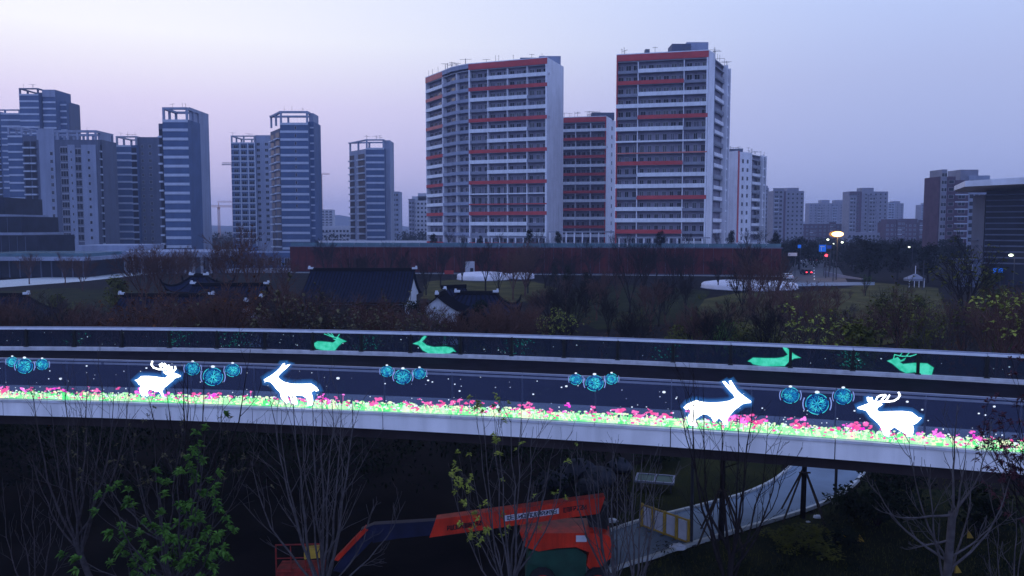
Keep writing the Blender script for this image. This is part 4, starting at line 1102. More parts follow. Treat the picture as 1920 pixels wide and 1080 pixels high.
# door block and the white membranes in the park
dk = thing('door_box', 'small pale box with a dark door at the foot of the red wall', 'kiosk', (XD(880, 210), 210, 0))
prism_part('wall', rect(872, 889, 211, 2.5), 0, ZD(491, 211), M['cream'], dk)
P = rect(872, 889, 211, 2.5); put(boxmesh(.8, .06, 2.0, M['winb'], 'door'), 'door', dk, P[0], 0, 1.3, -.01, .1)
def membrane(px0, px1, pyb, d, label, h, dep):
    x0, x1 = XD(px0, d), XD(px1, d); cx, rx = (x0 + x1) / 2, (x1 - x0) / 2
    r = thing('oval_canopy', label, 'canopy', (cx, d + dep, 0), 0, 'white oval canopies in the park')
    b = MB(); n = 40; rings = [(1, .0), (1.0, h * .55), (.96, h * .74), (.8, h * .88), (.5, h * .97), (.2, h)]
    for s, z in rings:
        for k in range(n):
            t = 2 * PI * k / n; b.v.append((rx * s * math.cos(t), dep * s * math.sin(t), z + .02))
    for i in range(len(rings) - 1):
        for k in range(n):
            a = i * n + k; c2 = i * n + (k + 1) % n; b.f.append((a, c2, c2 + n, a + n)); b.m.append(0)
    b.f.append(tuple(range((len(rings) - 1) * n, len(rings) * n))); b.m.append(0)
    b.build('membrane', M['canopy'], r, smooth=True)
    s = MB()
    for k in range(0, n):
        t = 2 * PI * k / n; t2 = 2 * PI * (k + 1) / n
        s.tube([(rx * 1.012 * math.cos(t), dep * 1.012 * math.sin(t), .12), (rx * 1.012 * math.cos(t2), dep * 1.012 * math.sin(t2), .12)], .08, 4, cap=False)
    s.build('rim', M['slab'], r)
    return r
membrane(852, 956, 525, 190, 'farther white oval canopy on the lawn below the pale door box', 1.75, 8)
membrane(956, 1003, 520, 196, 'small white oval canopy right behind the farther one', 1.5, 5)
membrane(1339, 1525, 545, 160, 'largest white oval canopy, near the right end of the red wall', 1.55, 9)

# ---- tower cranes far off
def crane(px, pyj, d, pl, pr, label, side='crane', pyb=425):
    x = XD(px, d); r = thing('tower_crane', label, 'crane', (x, d, 0)); zj = ZD(pyj, d)
    b = MB(); s = 1.0
    for k in range(int(zj / 3)):
        for (dx, dy) in ((-s, -s), (s, -s), (s, s), (-s, s)): b.tube([(dx, dy, k * 3), (dx, dy, k * 3 + 3)], .22, 4, cap=False)
        b.tube([(-s, -s, k * 3), (s, -s, k * 3 + 3)], .15, 4, cap=False); b.tube([(s, s, k * 3), (-s, s, k * 3 + 3)], .15, 4, cap=False)
    b.build('mast', M[side], r)
    xl_, xr_ = XD(pl, d) - x, XD(pr, d) - x
    b = MB(); b.tube([(xl_, 0, zj), (xr_, 0, zj)], .3, 4); b.tube([(xl_ * .95, .6, zj + 1.8), (xr_ * .95, .6, zj + 1.8)], .22, 4)
    n = 18
    for k in range(n):
        xa = xl_ + (xr_ - xl_) * k / n; xb = xl_ + (xr_ - xl_) * (k + .5) / n; xc = xl_ + (xr_ - xl_) * (k + 1) / n
        b.tube([(xa, 0, zj), (xb, .6, zj + 1.8), (xc, 0, zj)], .13, 3, cap=False)
    b.build('jib', M[side], r)
    MB().box(-1.2, -1.2, zj - 3, 1.2, 1.2, zj - .4).build('cab', M[side], r)
    MB().tube([(0, 0, zj), (0, 0, zj + 5)], .4, 4).build('peak', M[side], r)
    c2 = MB(); e = xl_ if abs(xl_) < abs(xr_) else xr_
    c2.box(e * .9 - 1.2, -1, zj - 2.2, e * .9 + 1.2, 1, zj - .35); c2.build('counterweight', M['slab'], r)
crane(411, 388, 950, 389, 437, 'orange tower crane standing right of the slim striped tower')
crane(438, 379, 1300, 408, 445, 'thinner far crane with its jib above the orange one', 'crane')
crane(440, 309, 700, 419, 452, 'dark crane jib poking out left of the grid-windowed tower', 'mast')
crane(226, 369, 1000, 202, 240, 'far crane jib crossing the gap beside the greenish tower', 'mast')
crane(604, 327, 1200, 592, 620, 'faint far crane jib right of the broad blue-striped tower', 'crane')
# ------------------------------------------------------------------ garden halls with tiled roofs
def hall(label, pxc, ry, d, half, run, drop, turn=0.0, hip=0.0, lift=0.0, orn=True, gable=True, wall=True, base=0.0):
    zr = ZD(ry, d); x = XD(pxc, d)
    r = thing('garden_hall', label, 'building', (x, d, base), turn); zr -= base
    b = MB(); nx, nt = 14, 6; rings = []
    def zf(t): return zr - drop * (1 - (1 - t) ** 1.45)
    for s in (-1, 1):
        n = len(b.v)
        for j in range(nt + 1):
            t = j / nt; hw = half + hip * t
            for i in range(nx + 1):
                u = -1 + 2 * i / nx
                b.v.append((u * hw, s * run * t, zf(t) + lift * abs(u) ** 5 * t ** 3))
        for j in range(nt):
            for i in range(nx):
                a = n + j * (nx + 1) + i; q = (a, a + 1, a + nx + 2, a + nx + 1)
                b.f.append(q if s > 0 else q[::-1]); b.m.append(0)
    if hip:
        for s in (-1, 1):
            n = len(b.v)
            for j in range(nt + 1):
                t = j / nt
                for i in range(9):
                    u = -1 + 2 * i / 8
                    b.v.append((s * (half + hip * t), u * run * t, zf(t) + lift * abs(u) ** 5 * t ** 3))
            for j in range(nt):
                for i in range(8):
                    a = n + j * 9 + i; b.f.append((a, a + 1, a + 10, a + 9)); b.m.append(0)
    b.build('roof_slope', M['tile'], r, smooth=True)
    k = MB(); nr_ = int(half * 2 / .42)
    for i in range(nr_ + 1):
        u = -1 + 2 * i / nr_
        pts = [(u * (half + hip * j / 4), -run * j / 4, zf(j / 4) + .05 + lift * abs(u) ** 5 * (j / 4) ** 3) for j in range(5)]
        k.tube(pts, .075, 4, cap=False)
    k.build('tile_ribs', M['ridge'], r, kind='stuff')
    # eave edge
    e = MB()
    for s in (-1, 1):
        pts = [(u * (half + hip), s * run, zf(1) - .04 + lift * abs(u) ** 5) for u in [-1 + 2 * i / 12 for i in range(13)]]
        e.tube(pts, .10, 4)
    e.build('eave_board', M['timber'], r)
    MB().box(-half - .1, -.17, zr - .05, half + .1, .17, zr + .42).build('ridge', M['ridge'], r)
    if orn:
        for s in (-1, 1):
            MB().box(s * half - .35, -.18, zr + .25, s * half + .35, .18, zr + .50).box(s * (half + .2) - .10, -.14, zr + .49, s * (half + .2) + .12, .14, zr + .68).build('ridge_end', M['plaster'], r)
    if hip:
        for sx in (-1, 1):
            for sy in (-1, 1):
                pts = [(sx * (half + hip * j / 6), sy * run * j / 6, zf(j / 6) + .1 + lift * (j / 6) ** 3) for j in range(7)]
                pts.append((sx * (half + hip * 1.07), sy * run * 1.07, zf(1) + .25 + lift * 1.35))
                MB().tube(pts, [.16] * 7 + [.05], 5).build('hip_ridge', M['ridge'], r)
    if gable and not hip:
        for s in (-1, 1):
            g = MB(); n = 5
            pts = [(s * (half - .35), -run * .86, zf(.95) - .15)] + [(s * (half - .35), -run * t, zf(t) - .12) for t in (.8, .5, .25, 0)] + [(s * (half - .35), run * t, zf(t) - .12) for t in (.25, .5, .8)] + [(s * (half - .35), run * .86, zf(.95) - .15)]
            g.poly(pts); pts2 = [(p[0] - s * .25, p[1], p[2]) for p in pts]; g.poly(pts2[::-1])
            for i in range(len(pts)): j = (i + 1) % len(pts); g.poly([pts[i], pts[j], pts2[j], pts2[i]])
            g.build('gable_wall', M['plaster'], r)
    if wall:
        zz = zf(1)
        MB().box(-half + .5, -run * .72, 0, half - .5, run * .72, zz - .05).build('wall', M['plaster'] if gable else M['timber'], r)
        nc = max(3, int(half / 1.3))
        for i in range(nc):
            xx = -half + .6 + (2 * half - 1.2) * i / (nc - 1)
            MB().tube([(xx, -run * .82, 0), (xx, -run * .82, zz - .02)], .13, 6).build('column', M['timber'], r)
            if i < nc - 1:
                w = (2 * half - 1.2) / (nc - 1)
                MB().box(xx + .25, -run * .72 - .06, .5, xx + w - .25, -run * .72 - .003, zz - .5).build('lattice_door', M['timber'], r)
    return r
hall('largest dark tiled roof with a white gable at its right end', 679, 508, 107, 6.95, 8.2, 3.5)
hall('long low tiled roof with pale ridge ends, behind the left thicket', 428, 536, 102, 4.7, 5.2, 2.4, gable=False)
hall('lower long tiled roof at the left, in front of the corner pavilion', 308, 556, 96, 5.4, 5.2, 2.3, gable=False)
hall('tiled roof cut by the left edge of the view', -25, 556, 92, 4.2, 5.0, 2.4, hip=1.5, lift=.5, gable=False)
hall('corner pavilion with sweeping upturned eaves at the left', 370, 519, 112, 1.0, 3.4, 1.9, hip=2.7, lift=1.2, gable=False)
hall('tiny pavilion with a white gable facing the bridge, at the left', 472, 566, 88, 2.4, 1.75, 1.3, turn=PI / 2)
hall('white gabled hall end facing the bridge, right of the largest roof', 826, 552, 90, 3.0, 2.9, 1.75, turn=PI / 2 - .06)
hall('small roof rising behind the white gabled hall end', 850, 540, 100, 1.6, 2.6, 1.5, turn=.5, orn=False)
hall('hall with a curved upturned right corner, right of the white gable', 893, 552, 95, 2.3, 4.6, 2.3, hip=2.9, lift=1.2, gable=False)

# ------------------------------------------------------------------ trees
def rdir(rg, d, a):
    v = Vector((rg.gauss(0, 1), rg.gauss(0, 1), rg.gauss(0, 1))); v -= v.project(d)
    if v.length < 1e-6: return d
    v.normalize(); return (d * math.cos(a) + v * math.sin(a)).normalized()
def grow(T, W, tips, rg, p, d, L, r, lvl, maxl, up, ang, kids, wob=.12, minr=.006):
    n = 4 if lvl < 2 else 3; pts = [p.copy()]; rad = [r]
    dd = d.copy(); dirs = [dd.copy()]
    for i in range(n):
        dd = rdir(rg, dd, abs(rg.gauss(0, wob))); dd = (dd + Vector((0, 0, up))).normalized()
        pts.append(pts[-1] + dd * L / n); rad.append(max(minr, r * (1 - .7 * (i + 1) / n))); dirs.append(dd.copy())
    (T if lvl <= 1 else W).tube(pts, rad, 5 if lvl == 0 else (4 if lvl == 1 else 3), cap=False)
    if lvl >= maxl: tips.append((pts[-1], dd)); return
    k = kids[min(lvl, len(kids) - 1)]
    for j in range(k):
        f = .30 + .68 * (j + rg.random() * .8) / k; f = min(f, .99)
        i = int(f * n); q = pts[i].lerp(pts[i + 1], f * n - i)
        grow(T, W, tips, rg, q, rdir(rg, dirs[i], rg.uniform(*ang)), L * rg.uniform(.42, .66) * (1.15 - .4 * f), rad[i] * .58, lvl + 1, maxl, up, ang, kids, wob, minr)
    tips.append((pts[-1], dd))
def leaf_card(mb, p, d, l, w, mi=0, droop=.3):
    a = d.cross(Vector((0, 0, 1)))
    if a.length < .1: a = Vector((1, 0, 0))
    a.normalize(); e = p + d * l + Vector((0, 0, -droop * l)); m_ = p + d * l * .45
    mb.poly([p, m_ + a * w / 2 - Vector((0, 0, .0)), e, m_ - a * w / 2], mi)
def tuft(mb, rg, p, d, n, l, w, mi=0, droop=.35):
    for k in range(n):
        v = rdir(rg, d, rg.uniform(.3, 1.5)); leaf_card(mb, p + d * rg.uniform(-.6, .1) * l, v, l * rg.uniform(.7, 1.15), w * rg.uniform(.8, 1.2), mi, droop)

def proto_tree(seed, H, kind):
    rg = random.Random(seed); T, W, Lf, tips = MB(), MB(), MB(), []
    if kind in ('bare', 'rust', 'sparse', 'twiggy'):
        th = H * rg.uniform(.12, .25); r0 = .09 + H * .006
        T.tube([(0, 0, 0), (.02, 0, th * .5), (0, .03, th)], [r0 * 1.25, r0, r0 * .9], 6, cap=False)
        ns = rg.randint(5, 7)
        for i in range(ns):
            a = 2 * PI * i / ns + rg.uniform(-.4, .4); tilt = rg.uniform(.15, .55) if i else .08
            d = Vector((math.cos(a) * math.sin(tilt), math.sin(a) * math.sin(tilt), math.cos(tilt)))
            grow(T, W, tips, rg, Vector((0, 0, th * rg.uniform(.75, 1))), d, (H - th) * rg.uniform(.7, .95), r0 * .55, 0, 3 if kind == 'twiggy' else 2, .07, (.25, .7), (7, 6, 4), minr=.014)
        if kind == 'rust':
            for p, d in tips:
                if rg.random() < .42: tuft(Lf, rg, p, d, 2, .30, .18, 0, .6)
        if kind == 'sparse':
            for p, d in tips:
                if rg.random() < .30: tuft(Lf, rg, p, d, 4, .34, .20, 0, .3)
    elif kind == 'ever':
        T.tube([(0, 0, 0), (.03, 0, H * .35), (0, .04, H * .7)], [.2, .14, .05], 6, cap=False)
        for i in range(9):
            a = rg.uniform(0, 6.28); z = H * rg.uniform(.25, .7); q = Vector((math.cos(a), math.sin(a), .9)).normalized()
            T.tube([(0, 0, z), tuple(Vector((0, 0, z)) + q * H * .22)], [.06, .02], 4, cap=False)
        for c_ in range(26):
            a = rg.uniform(0, 6.28); zz = rg.uniform(.28, 1.0); rr_ = H * .26 * math.sin(min(1, (1.08 - zz) * 1.5) * PI / 2) * rg.uniform(.3, 1)
            c0 = Vector((math.cos(a) * rr_, math.sin(a) * rr_, H * zz * .95)); s = H * rg.uniform(.06, .12)
            for k in range(75):
                v = Vector((rg.gauss(0, 1), rg.gauss(0, 1), rg.gauss(0, .8))).normalized()
                leaf_card(Lf, c0 + v * s * rg.uniform(.5, 1.1), rdir(rg, v, .8), .42, .26, 0, .2)
    elif kind == 'shrub':
        for i in range(8):
            a = rg.uniform(0, 6.28); T.tube([(0, 0, 0), (math.cos(a) * H * .3, math.sin(a) * H * .3, H * .6)], [.03, .012], 4, cap=False)
        for c_ in range(14):
            a = rg.uniform(0, 6.28); rr_ = H * rg.uniform(0, .55); c0 = Vector((math.cos(a) * rr_, math.sin(a) * rr_, H * rg.uniform(.25, .8))); s = H * .22
            for k in range(60):
                v = Vector((rg.gauss(0, 1), rg.gauss(0, 1), rg.gauss(0, .8))).normalized()
                leaf_card(Lf, c0 + v * s * rg.uniform(.5, 1.1), rdir(rg, v, .8), .20, .11, 0, .2)
    def me(mb, nm):
        if not mb.v: return None
        m_ = bpy.data.meshes.new(nm); m_.from_pydata([tuple(v) for v in mb.v], [], mb.f); return m_
    return me(T, 'trunk'), me(W, 'twigs'), me(Lf, 'leaves'), H
PROTO = {}
for i in range(3): PROTO['bare', i] = proto_tree(100 + i, 7.5, 'bare')
for i in range(3): PROTO['twiggy', i] = proto_tree(110 + i, 6.5, 'twiggy')
for i in range(3): PROTO['rust', i] = proto_tree(120 + i, 6.5, 'rust')
for i in range(3): PROTO['sparse', i] = proto_tree(130 + i, 7.0, 'sparse')
for i in range(3): PROTO['ever', i] = proto_tree(140 + i, 8.0, 'ever')
for i in range(3): PROTO['shrub', i] = proto_tree(150 + i, 2.0, 'shrub')
_mm = {}
def with_mat(me, m):
    k = (me.name, m.name)
    if k not in _mm:
        c_ = me.copy(); c_.materials.clear(); c_.materials.append(m); _mm[k] = c_
    return _mm[k]
trg = random.Random(77)
NM = {'bare': 'bare_tree', 'twiggy': 'bare_tree', 'rust': 'brown_leaved_tree', 'sparse': 'sparse_tree', 'ever': 'evergreen_tree', 'shrub': 'shrub'}
def tree(kind, px, d, H, label, group=None, bark='barkd', leaf=None, z=0.0, wide=1.0):
    T, W, Lf, h0 = PROTO[kind, trg.randint(0, 2)]
    s = H / h0
    r = thing(NM[kind], label, 'shrub' if kind == 'shrub' else 'tree', (XD(px, d), d, z), trg.uniform(0, 6.28), group)
    leaf = leaf or {'rust': 'leafb', 'sparse': 'leafy', 'ever': 'leafd', 'shrub': 'leafd'}.get(kind)
    for me, nm, mk in ((T, 'trunk', bark), (W, 'twigs', bark if kind != 'twiggy' else ('barkr' if bark == 'barkr' else bark)), (Lf, 'crown', leaf)):
        if me is None: continue
        o = inst(with_mat(me, M[mk]), nm, r, (0, 0, 0)); o.scale = (s * wide, s * wide, s)
    return r
def bd(py): return 13 * F / (py - 425.0)     # distance of the ground seen at row py

# individuals one can pick out
tree('twiggy', 430, 124, 10.5, 'tall reddish bare tree left of the red-topped one, before the left towers', bark='barkr')
tr = tree('rust', 463, 122, 11.0, 'tall thin tree with a dark red leafy top, before the left towers', leaf='leafb', bark='barkr')
tree('twiggy', 300, 125, 9.0, 'bushy reddish bare tree left of the corner pavilion', bark='barkr', wide=1.3)
tree('twiggy', 268, 128, 8.2, 'wide brown bare tree in front of the long arcade', bark='barkr', wide=1.3)
tree('ever', 215, 112, 6.2, 'dark olive round tree in front of the white road at the left', leaf='leafo', wide=1.2)
tree('ever', 98, 100, 4.6, 'low olive tree beside the roof at the left edge', leaf='leafo', wide=1.4)
tree('ever', 992, 222, 5.0, 'small dark round tree on the podium at the foot of the wide tower', leaf='leafd', z=7.3, wide=1.0)
tree('ever', 1633, 190, 10.0, 'dark evergreen, leftmost of three behind the right lawn', wide=1.3)
tree('ever', 1686, 195, 10.2, 'dark evergreen, middle of three behind the right lawn', wide=1.1)
tree('ever', 1744, 185, 9.3, 'dark evergreen, rightmost of three behind the right lawn', wide=1.3)
tree('sparse', 1815, 100, 9.4, 'yellow-green leafed tree in front of the louvred hall', leaf='leafo', wide=1.3)
tree('ever', 1868, 105, 7.6, 'loose green tree right of the yellow-green one, by the blue lit sign', leaf='leafo', wide=.9)
tree('sparse', 1627, 150, 3.6, 'small bright green tree at the right end of the lawn', leaf='leafg', bark='barkd')
tree('ever', 1063, 146, 6.0, 'dark round-topped young tree on a thin trunk, leftmost on the lawn slope', leaf='leafd', wide=.75)
tree('ever', 1100, 128, 6.0, 'dark round-topped young tree in front of the middle of the red wall', leaf='leafd', wide=.75)
tree('ever', 1040, 165, 5.6, 'small dark tree standing just under the red wall right of the oval canopies', leaf='leafd', wide=.7)
tree('shrub', 1300, 80, 3.9, 'olive-green bush behind the far railing, leftmost of its row', leaf='leafo', wide=1.2)
tree('shrub', 1352, 82, 4.1, 'bright green bush behind the far railing, second of its row', leaf='leafg', wide=1.0)
tree('shrub', 1400, 80, 3.6, 'olive-green bush behind the far railing, third of its row', leaf='leafo', wide=1.0)
tree('shrub', 1440, 81, 3.4, 'olive-green bush behind the far railing, rightmost of its row', leaf='leafo', wide=1.2)
tree('sparse', 1030, 76, 4.4, 'yellow-leaved sapling behind the far railing, left one', leaf='leafy', wide=1.0)
tree('sparse', 1062, 78, 4.2, 'yellow-leaved sapling behind the far railing, right one', leaf='leafy', wide=1.0)
tree('sparse', 1690, 85, 5.8, 'yellow-green bushy tree in the middle of the right thicket', leaf='leafo', wide=1.4)
tree('ever', 1660, 86, 5.2, 'leafy olive tree beside the yellow-green one in the right thicket', leaf='leafo', wide=1.2)
tree('ever', 1730, 72, 4.4, 'low dark green tree under the yellow-green one in the right thicket', leaf='leafo', wide=1.1)
tree('ever', 905, 84, 5.3, 'dark evergreen shrub-like tree in front of the curved-eave hall', leaf='leafd', wide=1.3)
tree('ever', 778, 86, 5.1, 'dark green low tree below the largest roof’s white gable'.replace('’s', ''), leaf='leafd', wide=1.5)
tree('ever', 728, 90, 4.4, 'dark green low tree under the middle of the largest roof', leaf='leafd', wide=1.5)
tree('ever', 425, 84, 4.6, 'dark green low tree left of the tiny white-gabled pavilion', leaf='leafd', wide=1.6)
tree('twiggy', 985, 150, 8.6, 'tall bare brown tree right of the white oval canopies', bark='barkr')
tree('twiggy', 962, 142, 7.6, 'bare brown tree just left of the tall one by the oval canopies', bark='barkr')
tree('bare', 1183, 120, 9.0, 'straight dark bare tree in front of the tallest tower, on the slope', bark='barkd')
tree('bare', 1207, 150, 9.5, 'thin bare tree reaching the tower foot, right of the gap', bark='barkd')
tree('bare', 1265, 155, 9.2, 'thin bare tree before the red wall, below the tallest tower', bark='barkd')
tree('rust', 1395, 120, 6.3, 'orange-brown leaved tree in front of the largest oval canopy', leaf='leafb')
tree('twiggy', 1418, 112, 8.2, 'bare twiggy tree crossing the largest oval canopy', bark='barkr')
tree('twiggy', 1450, 105, 7.4, 'second bare twiggy tree crossing the largest oval canopy', bark='barkr')
# thickets nobody could tell apart
g1 = 'bare trees crowded behind the left half of the bridge'; l1 = 'brown bare tree in the thicket behind the left half of the bridge'
for k in range(74):
    px = -40 + 1010 * (k + trg.random()) / 74
    if 785 < px < 985 or 430 < px < 510: continue
    d = trg.uniform(58, 88)
    H = (13 - (trg.uniform(562, 604) - 425) * d / 1500)
    if px > 960 or 510 < px < 575: H = (13 - (trg.uniform(545, 590) - 425) * d / 1500)
    if px < 340: H = (13 - (trg.uniform(572, 606) - 425) * d / 1500)
    if 585 < px < 780: H = 13 - (trg.uniform(572, 602) - 425) * d / 1500
    if 795 < px < 860: H = 13 - (trg.uniform(580, 600) - 425) * d / 1500
    if 445 < px < 500: H = 13 - (trg.uniform(584, 600) - 425) * d / 1500
    zn = [('at the left edge, below the cut-off tiled roof', 190), ('below the two long low roofs at the left', 445), ('between the left roofs and the largest roof', 580), ('in front of the largest tiled roof', 790), ('in front of the halls right of the largest roof', 2000)]
    w = next(a for a, b_ in zn if px < b_)
    tree('twiggy' if k % 3 else ('rust' if k % 2 else 'sparse'), px, d, H, 'brown bare thicket tree ' + w, 'brown thicket trees ' + w, bark='barkr' if k % 4 else 'bark', leaf=None if k % 2 else 'leafw', wide=1.1)
for k, (px, d, yt) in enumerate(((800, 72, 596), (832, 70, 600), (868, 70, 594), (925, 70, 590), (955, 72, 586), (975, 76, 578), (440, 70, 594), (470, 68, 602), (500, 70, 592))):
    tree('twiggy', px, d, 13 - (yt - 425) * d / 1500, 'low brown thicket tree ' + ('before the white gabled hall end', 'under the middle of the white gable', 'right below the white gable', 'below the curved-eave hall', 'below the right half of the curved-eave hall', 'beside the upturned corner of the curved-eave hall', 'left of the tiny white-gabled pavilion', 'below the tiny white-gabled pavilion', 'right of the tiny white-gabled pavilion')[k], 'low brown thicket trees', bark='barkr', wide=1.3)
g2 = 'thin bare trees in front of the red wall'; l2 = 'thin dark bare tree standing in front of the red wall'
for k in range(24):
    px = 590 + 880 * (k + trg.random()) / 24; d = trg.uniform(150, 200)
    tree('bare' if k % 2 else 'twiggy', px, d, trg.uniform(6.0, 9.0), 'thin dark bare tree before the red wall, ' + ('left of the oval canopies' if px < 850 else 'between the canopies' if px < 1160 else 'under the tallest tower'), 'thin trees before the red wall ' + ('left' if px < 850 else 'middle' if px < 1160 else 'right'), bark='barkd')
g3 = 'bare trees on the slope right of the centre'; l3 = 'bare tree on the slope below the red wall, right of the centre'
for k in range(30):
    px = 1000 + 520 * (k + trg.random()) / 30; d = trg.uniform(66, 130); H = trg.uniform(4.2, 6.4)
    if px > 1330: H = min(H, 13 - (trg.uniform(550, 590) - 425) * d / 1500)
    tree('bare' if k % 2 else 'twiggy', px, d, H, 'bare tree on the park slope ' + ('left of the green bushes' if px < 1270 else 'behind the green bushes' if px < 1450 else 'right of the green bushes'), 'slope trees ' + ('left of' if px < 1270 else 'behind' if px < 1450 else 'right of') + ' the bushes', bark='barkd' if k % 3 else 'barkr')
g4 = 'bare and sparse trees of the right thicket'; l4 = 'bare tree in the thicket behind the right end of the bridge'
for k in range(46):
    px = 1470 + 500 * (k + trg.random()) / 46; d = trg.uniform(58, 120)
    yt = trg.uniform(568, 622) if px < 1600 else (trg.uniform(560, 615) if px < 1700 else trg.uniform(545, 610))
    tree(('twiggy', 'sparse', 'bare', 'ever', 'sparse')[k % 5], px, d, max(1.5, 13 - (yt - 425) * d / 1500), 'thicket tree behind the far railing ' + ('between the two right teal deer' if px < 1660 else 'above the last teal deer' if px < 1790 else 'at the right edge'), 'right thicket ' + ('before' if px < 1660 else 'above' if px < 1790 else 'past') + ' the last teal deer', bark='barkr' if k % 2 else 'bark', leaf=('leafo', 'leafo', 'leafo', 'leafo', 'leafy')[k % 5], wide=1.15)
for k in range(18):
    px = 1330 + 480 * (k + trg.random()) / 18; d = trg.uniform(95, 150)
    yt = trg.uniform(535, 585)
    tree('sparse' if k % 3 else 'twiggy', px, d, max(1.6, 13 - (yt - 425) * d / 1500), 'small sparse-leaved tree dotted over the right-hand lawn', 'small trees on the right-hand lawn', bark='barkr', leaf='leafo', wide=1.3)
g5 = 'small trees along the podium edge'; l5 = 'small dark tree on the podium at the foot of the towers'
for k, px in enumerate((812, 842, 868, 900, 938, 1010, 1046, 1150, 1180, 1240, 1290, 1345, 1372, 1400, 1425, 1455)):
    w5 = ('at the left corner of the wide tower', 'second from the left corner of the wide tower', 'under the rounded corner of the wide tower', 'left of the middle of the wide tower', 'at the middle of the wide tower', 'at the right corner of the wide tower', 'left of the entrance pavilion', 'at the right end of the entrance pavilion', 'at the left corner of the tallest tower', 'left of the middle of the tallest tower', 'right of the middle of the tallest tower', 'at the right pier of the tallest tower', 'under the side of the tallest tower', 'under the red stripe of the slim tower', 'at the right corner of the slim tower', 'last before the end of the red wall')[k]
    tree('bare' if k % 3 else 'ever', px, 224 if px < 1150 else 213.5, trg.uniform(3.2, 5.0), ('small bare tree ' if k % 3 else 'small dark leafy tree ') + w5, g5, bark='barkd', z=7.3, wide=1.1)
g6 = 'trees along the road beyond the park at the left'; l6 = 'bare tree by the pale podium at the left'
for k, px in enumerate((50, 118, 150, 330, 352, 398, 480, 505, 530)):
    tree('twiggy', px, trg.uniform(150, 190), trg.uniform(5, 7.5), 'bare tree ' + ('before the dark glass offices, leftmost', 'right of the middle of the dark glass offices', 'at the right end of the dark glass offices', 'before the arcade, under the slim striped tower', 'before the arcade, right of the slim striped tower', 'at the right end of the arcade', 'before the pale podium, left one', 'before the pale podium, middle one', 'before the pale podium, beside the red wall')[k], g6, bark='barkr')
g7 = 'dark trees behind the right-hand road'; l7 = 'dark leafy tree behind the road junction at the right'
for k, px in enumerate((1478, 1500, 1524, 1600, 1610, 1660, 1710, 1770, 1790, 1800)):
    tree('ever', px, trg.uniform(225, 290), trg.uniform(8, 10.5), 'dark leafy tree ' + ('behind the end of the red wall', 'above the white road sign', 'left of the blue direction sign', 'just right of the orange lamp', 'second right of the orange lamp', 'between the left and middle evergreens', 'between the middle and right evergreens', 'left below the red-brick tower', 'below the red-brick tower', 'right below the red-brick tower')[k], g7, wide=1.35)

# masses of leaves nobody could count
def clumps(name, label, items, m, size, per, kind='stuff', cat='undergrowth', seed=5):
    rg = random.Random(seed); b = MB()
    for (x, y, z, s) in items:
        for k in range(per):
            v = Vector((rg.gauss(0, 1), rg.gauss(0, 1), rg.gauss(0, .7))); v.normalize()
            p = Vector((x, y, z)) + v * s * rg.uniform(.5, 1.1)
            leaf_card(b, p, rdir(rg, v, 1.0), size * rg.uniform(.7, 1.3), size * .5, 0, .2)
    o = b.build(name, m); o['kind'] = kind; o['label'] = label; o['category'] = cat; return o
rg = random.Random(21)
def scatter(n, px0, px1, d0, d1, h0, h1, s0, s1):
    out = []
    for _ in range(n):
        d = rg.uniform(d0, d1); px = rg.uniform(px0, px1); out.append((XD(px, d), d, rg.uniform(h0, h1), rg.uniform(s0, s1)))
    return out
clumps('undergrowth', 'dark brown undergrowth filling the park behind the bridge', scatter(430, -100, 2020, 50, 120, .2, .9, .5, 1.1), M['leafb'], .30, 34, seed=6)
clumps('undergrowth', 'dark olive undergrowth between the park trees', scatter(300, -100, 2020, 52, 150, .2, .9, .5, 1.1), M['leafo'], .30, 30, seed=7)
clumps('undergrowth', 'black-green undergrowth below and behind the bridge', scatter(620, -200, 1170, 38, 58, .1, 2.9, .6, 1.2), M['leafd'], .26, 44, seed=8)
clumps('woodland', 'dark far wood behind the road at the right', scatter(420, 1425, 1900, 250, 480, 1, 5.5, 1.5, 3), M['leafd'], 1.3, 40, cat='wood', seed=9)
clumps('woodland', 'dark far wood between the striped towers', scatter(240, 180, 800, 430, 600, 1, 8.0, 2, 4), M['leafd'], 1.8, 36, cat='wood', seed=10)
clumps('hedge_growth', 'low dark planting along the foot of the towers', [(XD(px, 214 if px > 1150 else 226), 214 if px > 1150 else 226, 7.3 + rg.uniform(.1, .9), rg.uniform(.4, .8)) for px in [620 + 5.6 * k for k in range(150)]], M['leafd'], .35, 26, cat='planting', seed=12)
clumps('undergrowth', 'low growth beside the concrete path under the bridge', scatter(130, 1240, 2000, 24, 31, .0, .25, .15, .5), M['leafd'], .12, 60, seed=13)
# grass blades by the path
gb = MB(); rg = random.Random(31)
for k in range(15000):
    px = rg.uniform(1080, 2050); py = rg.uniform(880, 1180); p = gz(px, py)
    # keep off the path
    inside = False
    j = min(range(40), key=lambda i: abs((T3[i].y + B3[i].y) / 2 - p.y))
    lo_, hi_ = sorted((T3[j].x, B3[j].x))
    if lo_ - .6 < p.x < hi_ + .6: continue
    h = rg.uniform(.06, .2); a = rg.uniform(0, 6.28); w = .012
    gb.poly([(p.x - w * math.cos(a), p.y - w * math.sin(a), 0), (p.x + w * math.cos(a), p.y + w * math.sin(a), 0), (p.x + rg.uniform(-.08, .08), p.y + rg.uniform(-.08, .08), h)])
o = gb.build('grass_blades', M['leafo']); o['kind'] = 'stuff'; o['label'] = 'short dark grass beside the path'; o['category'] = 'grass'

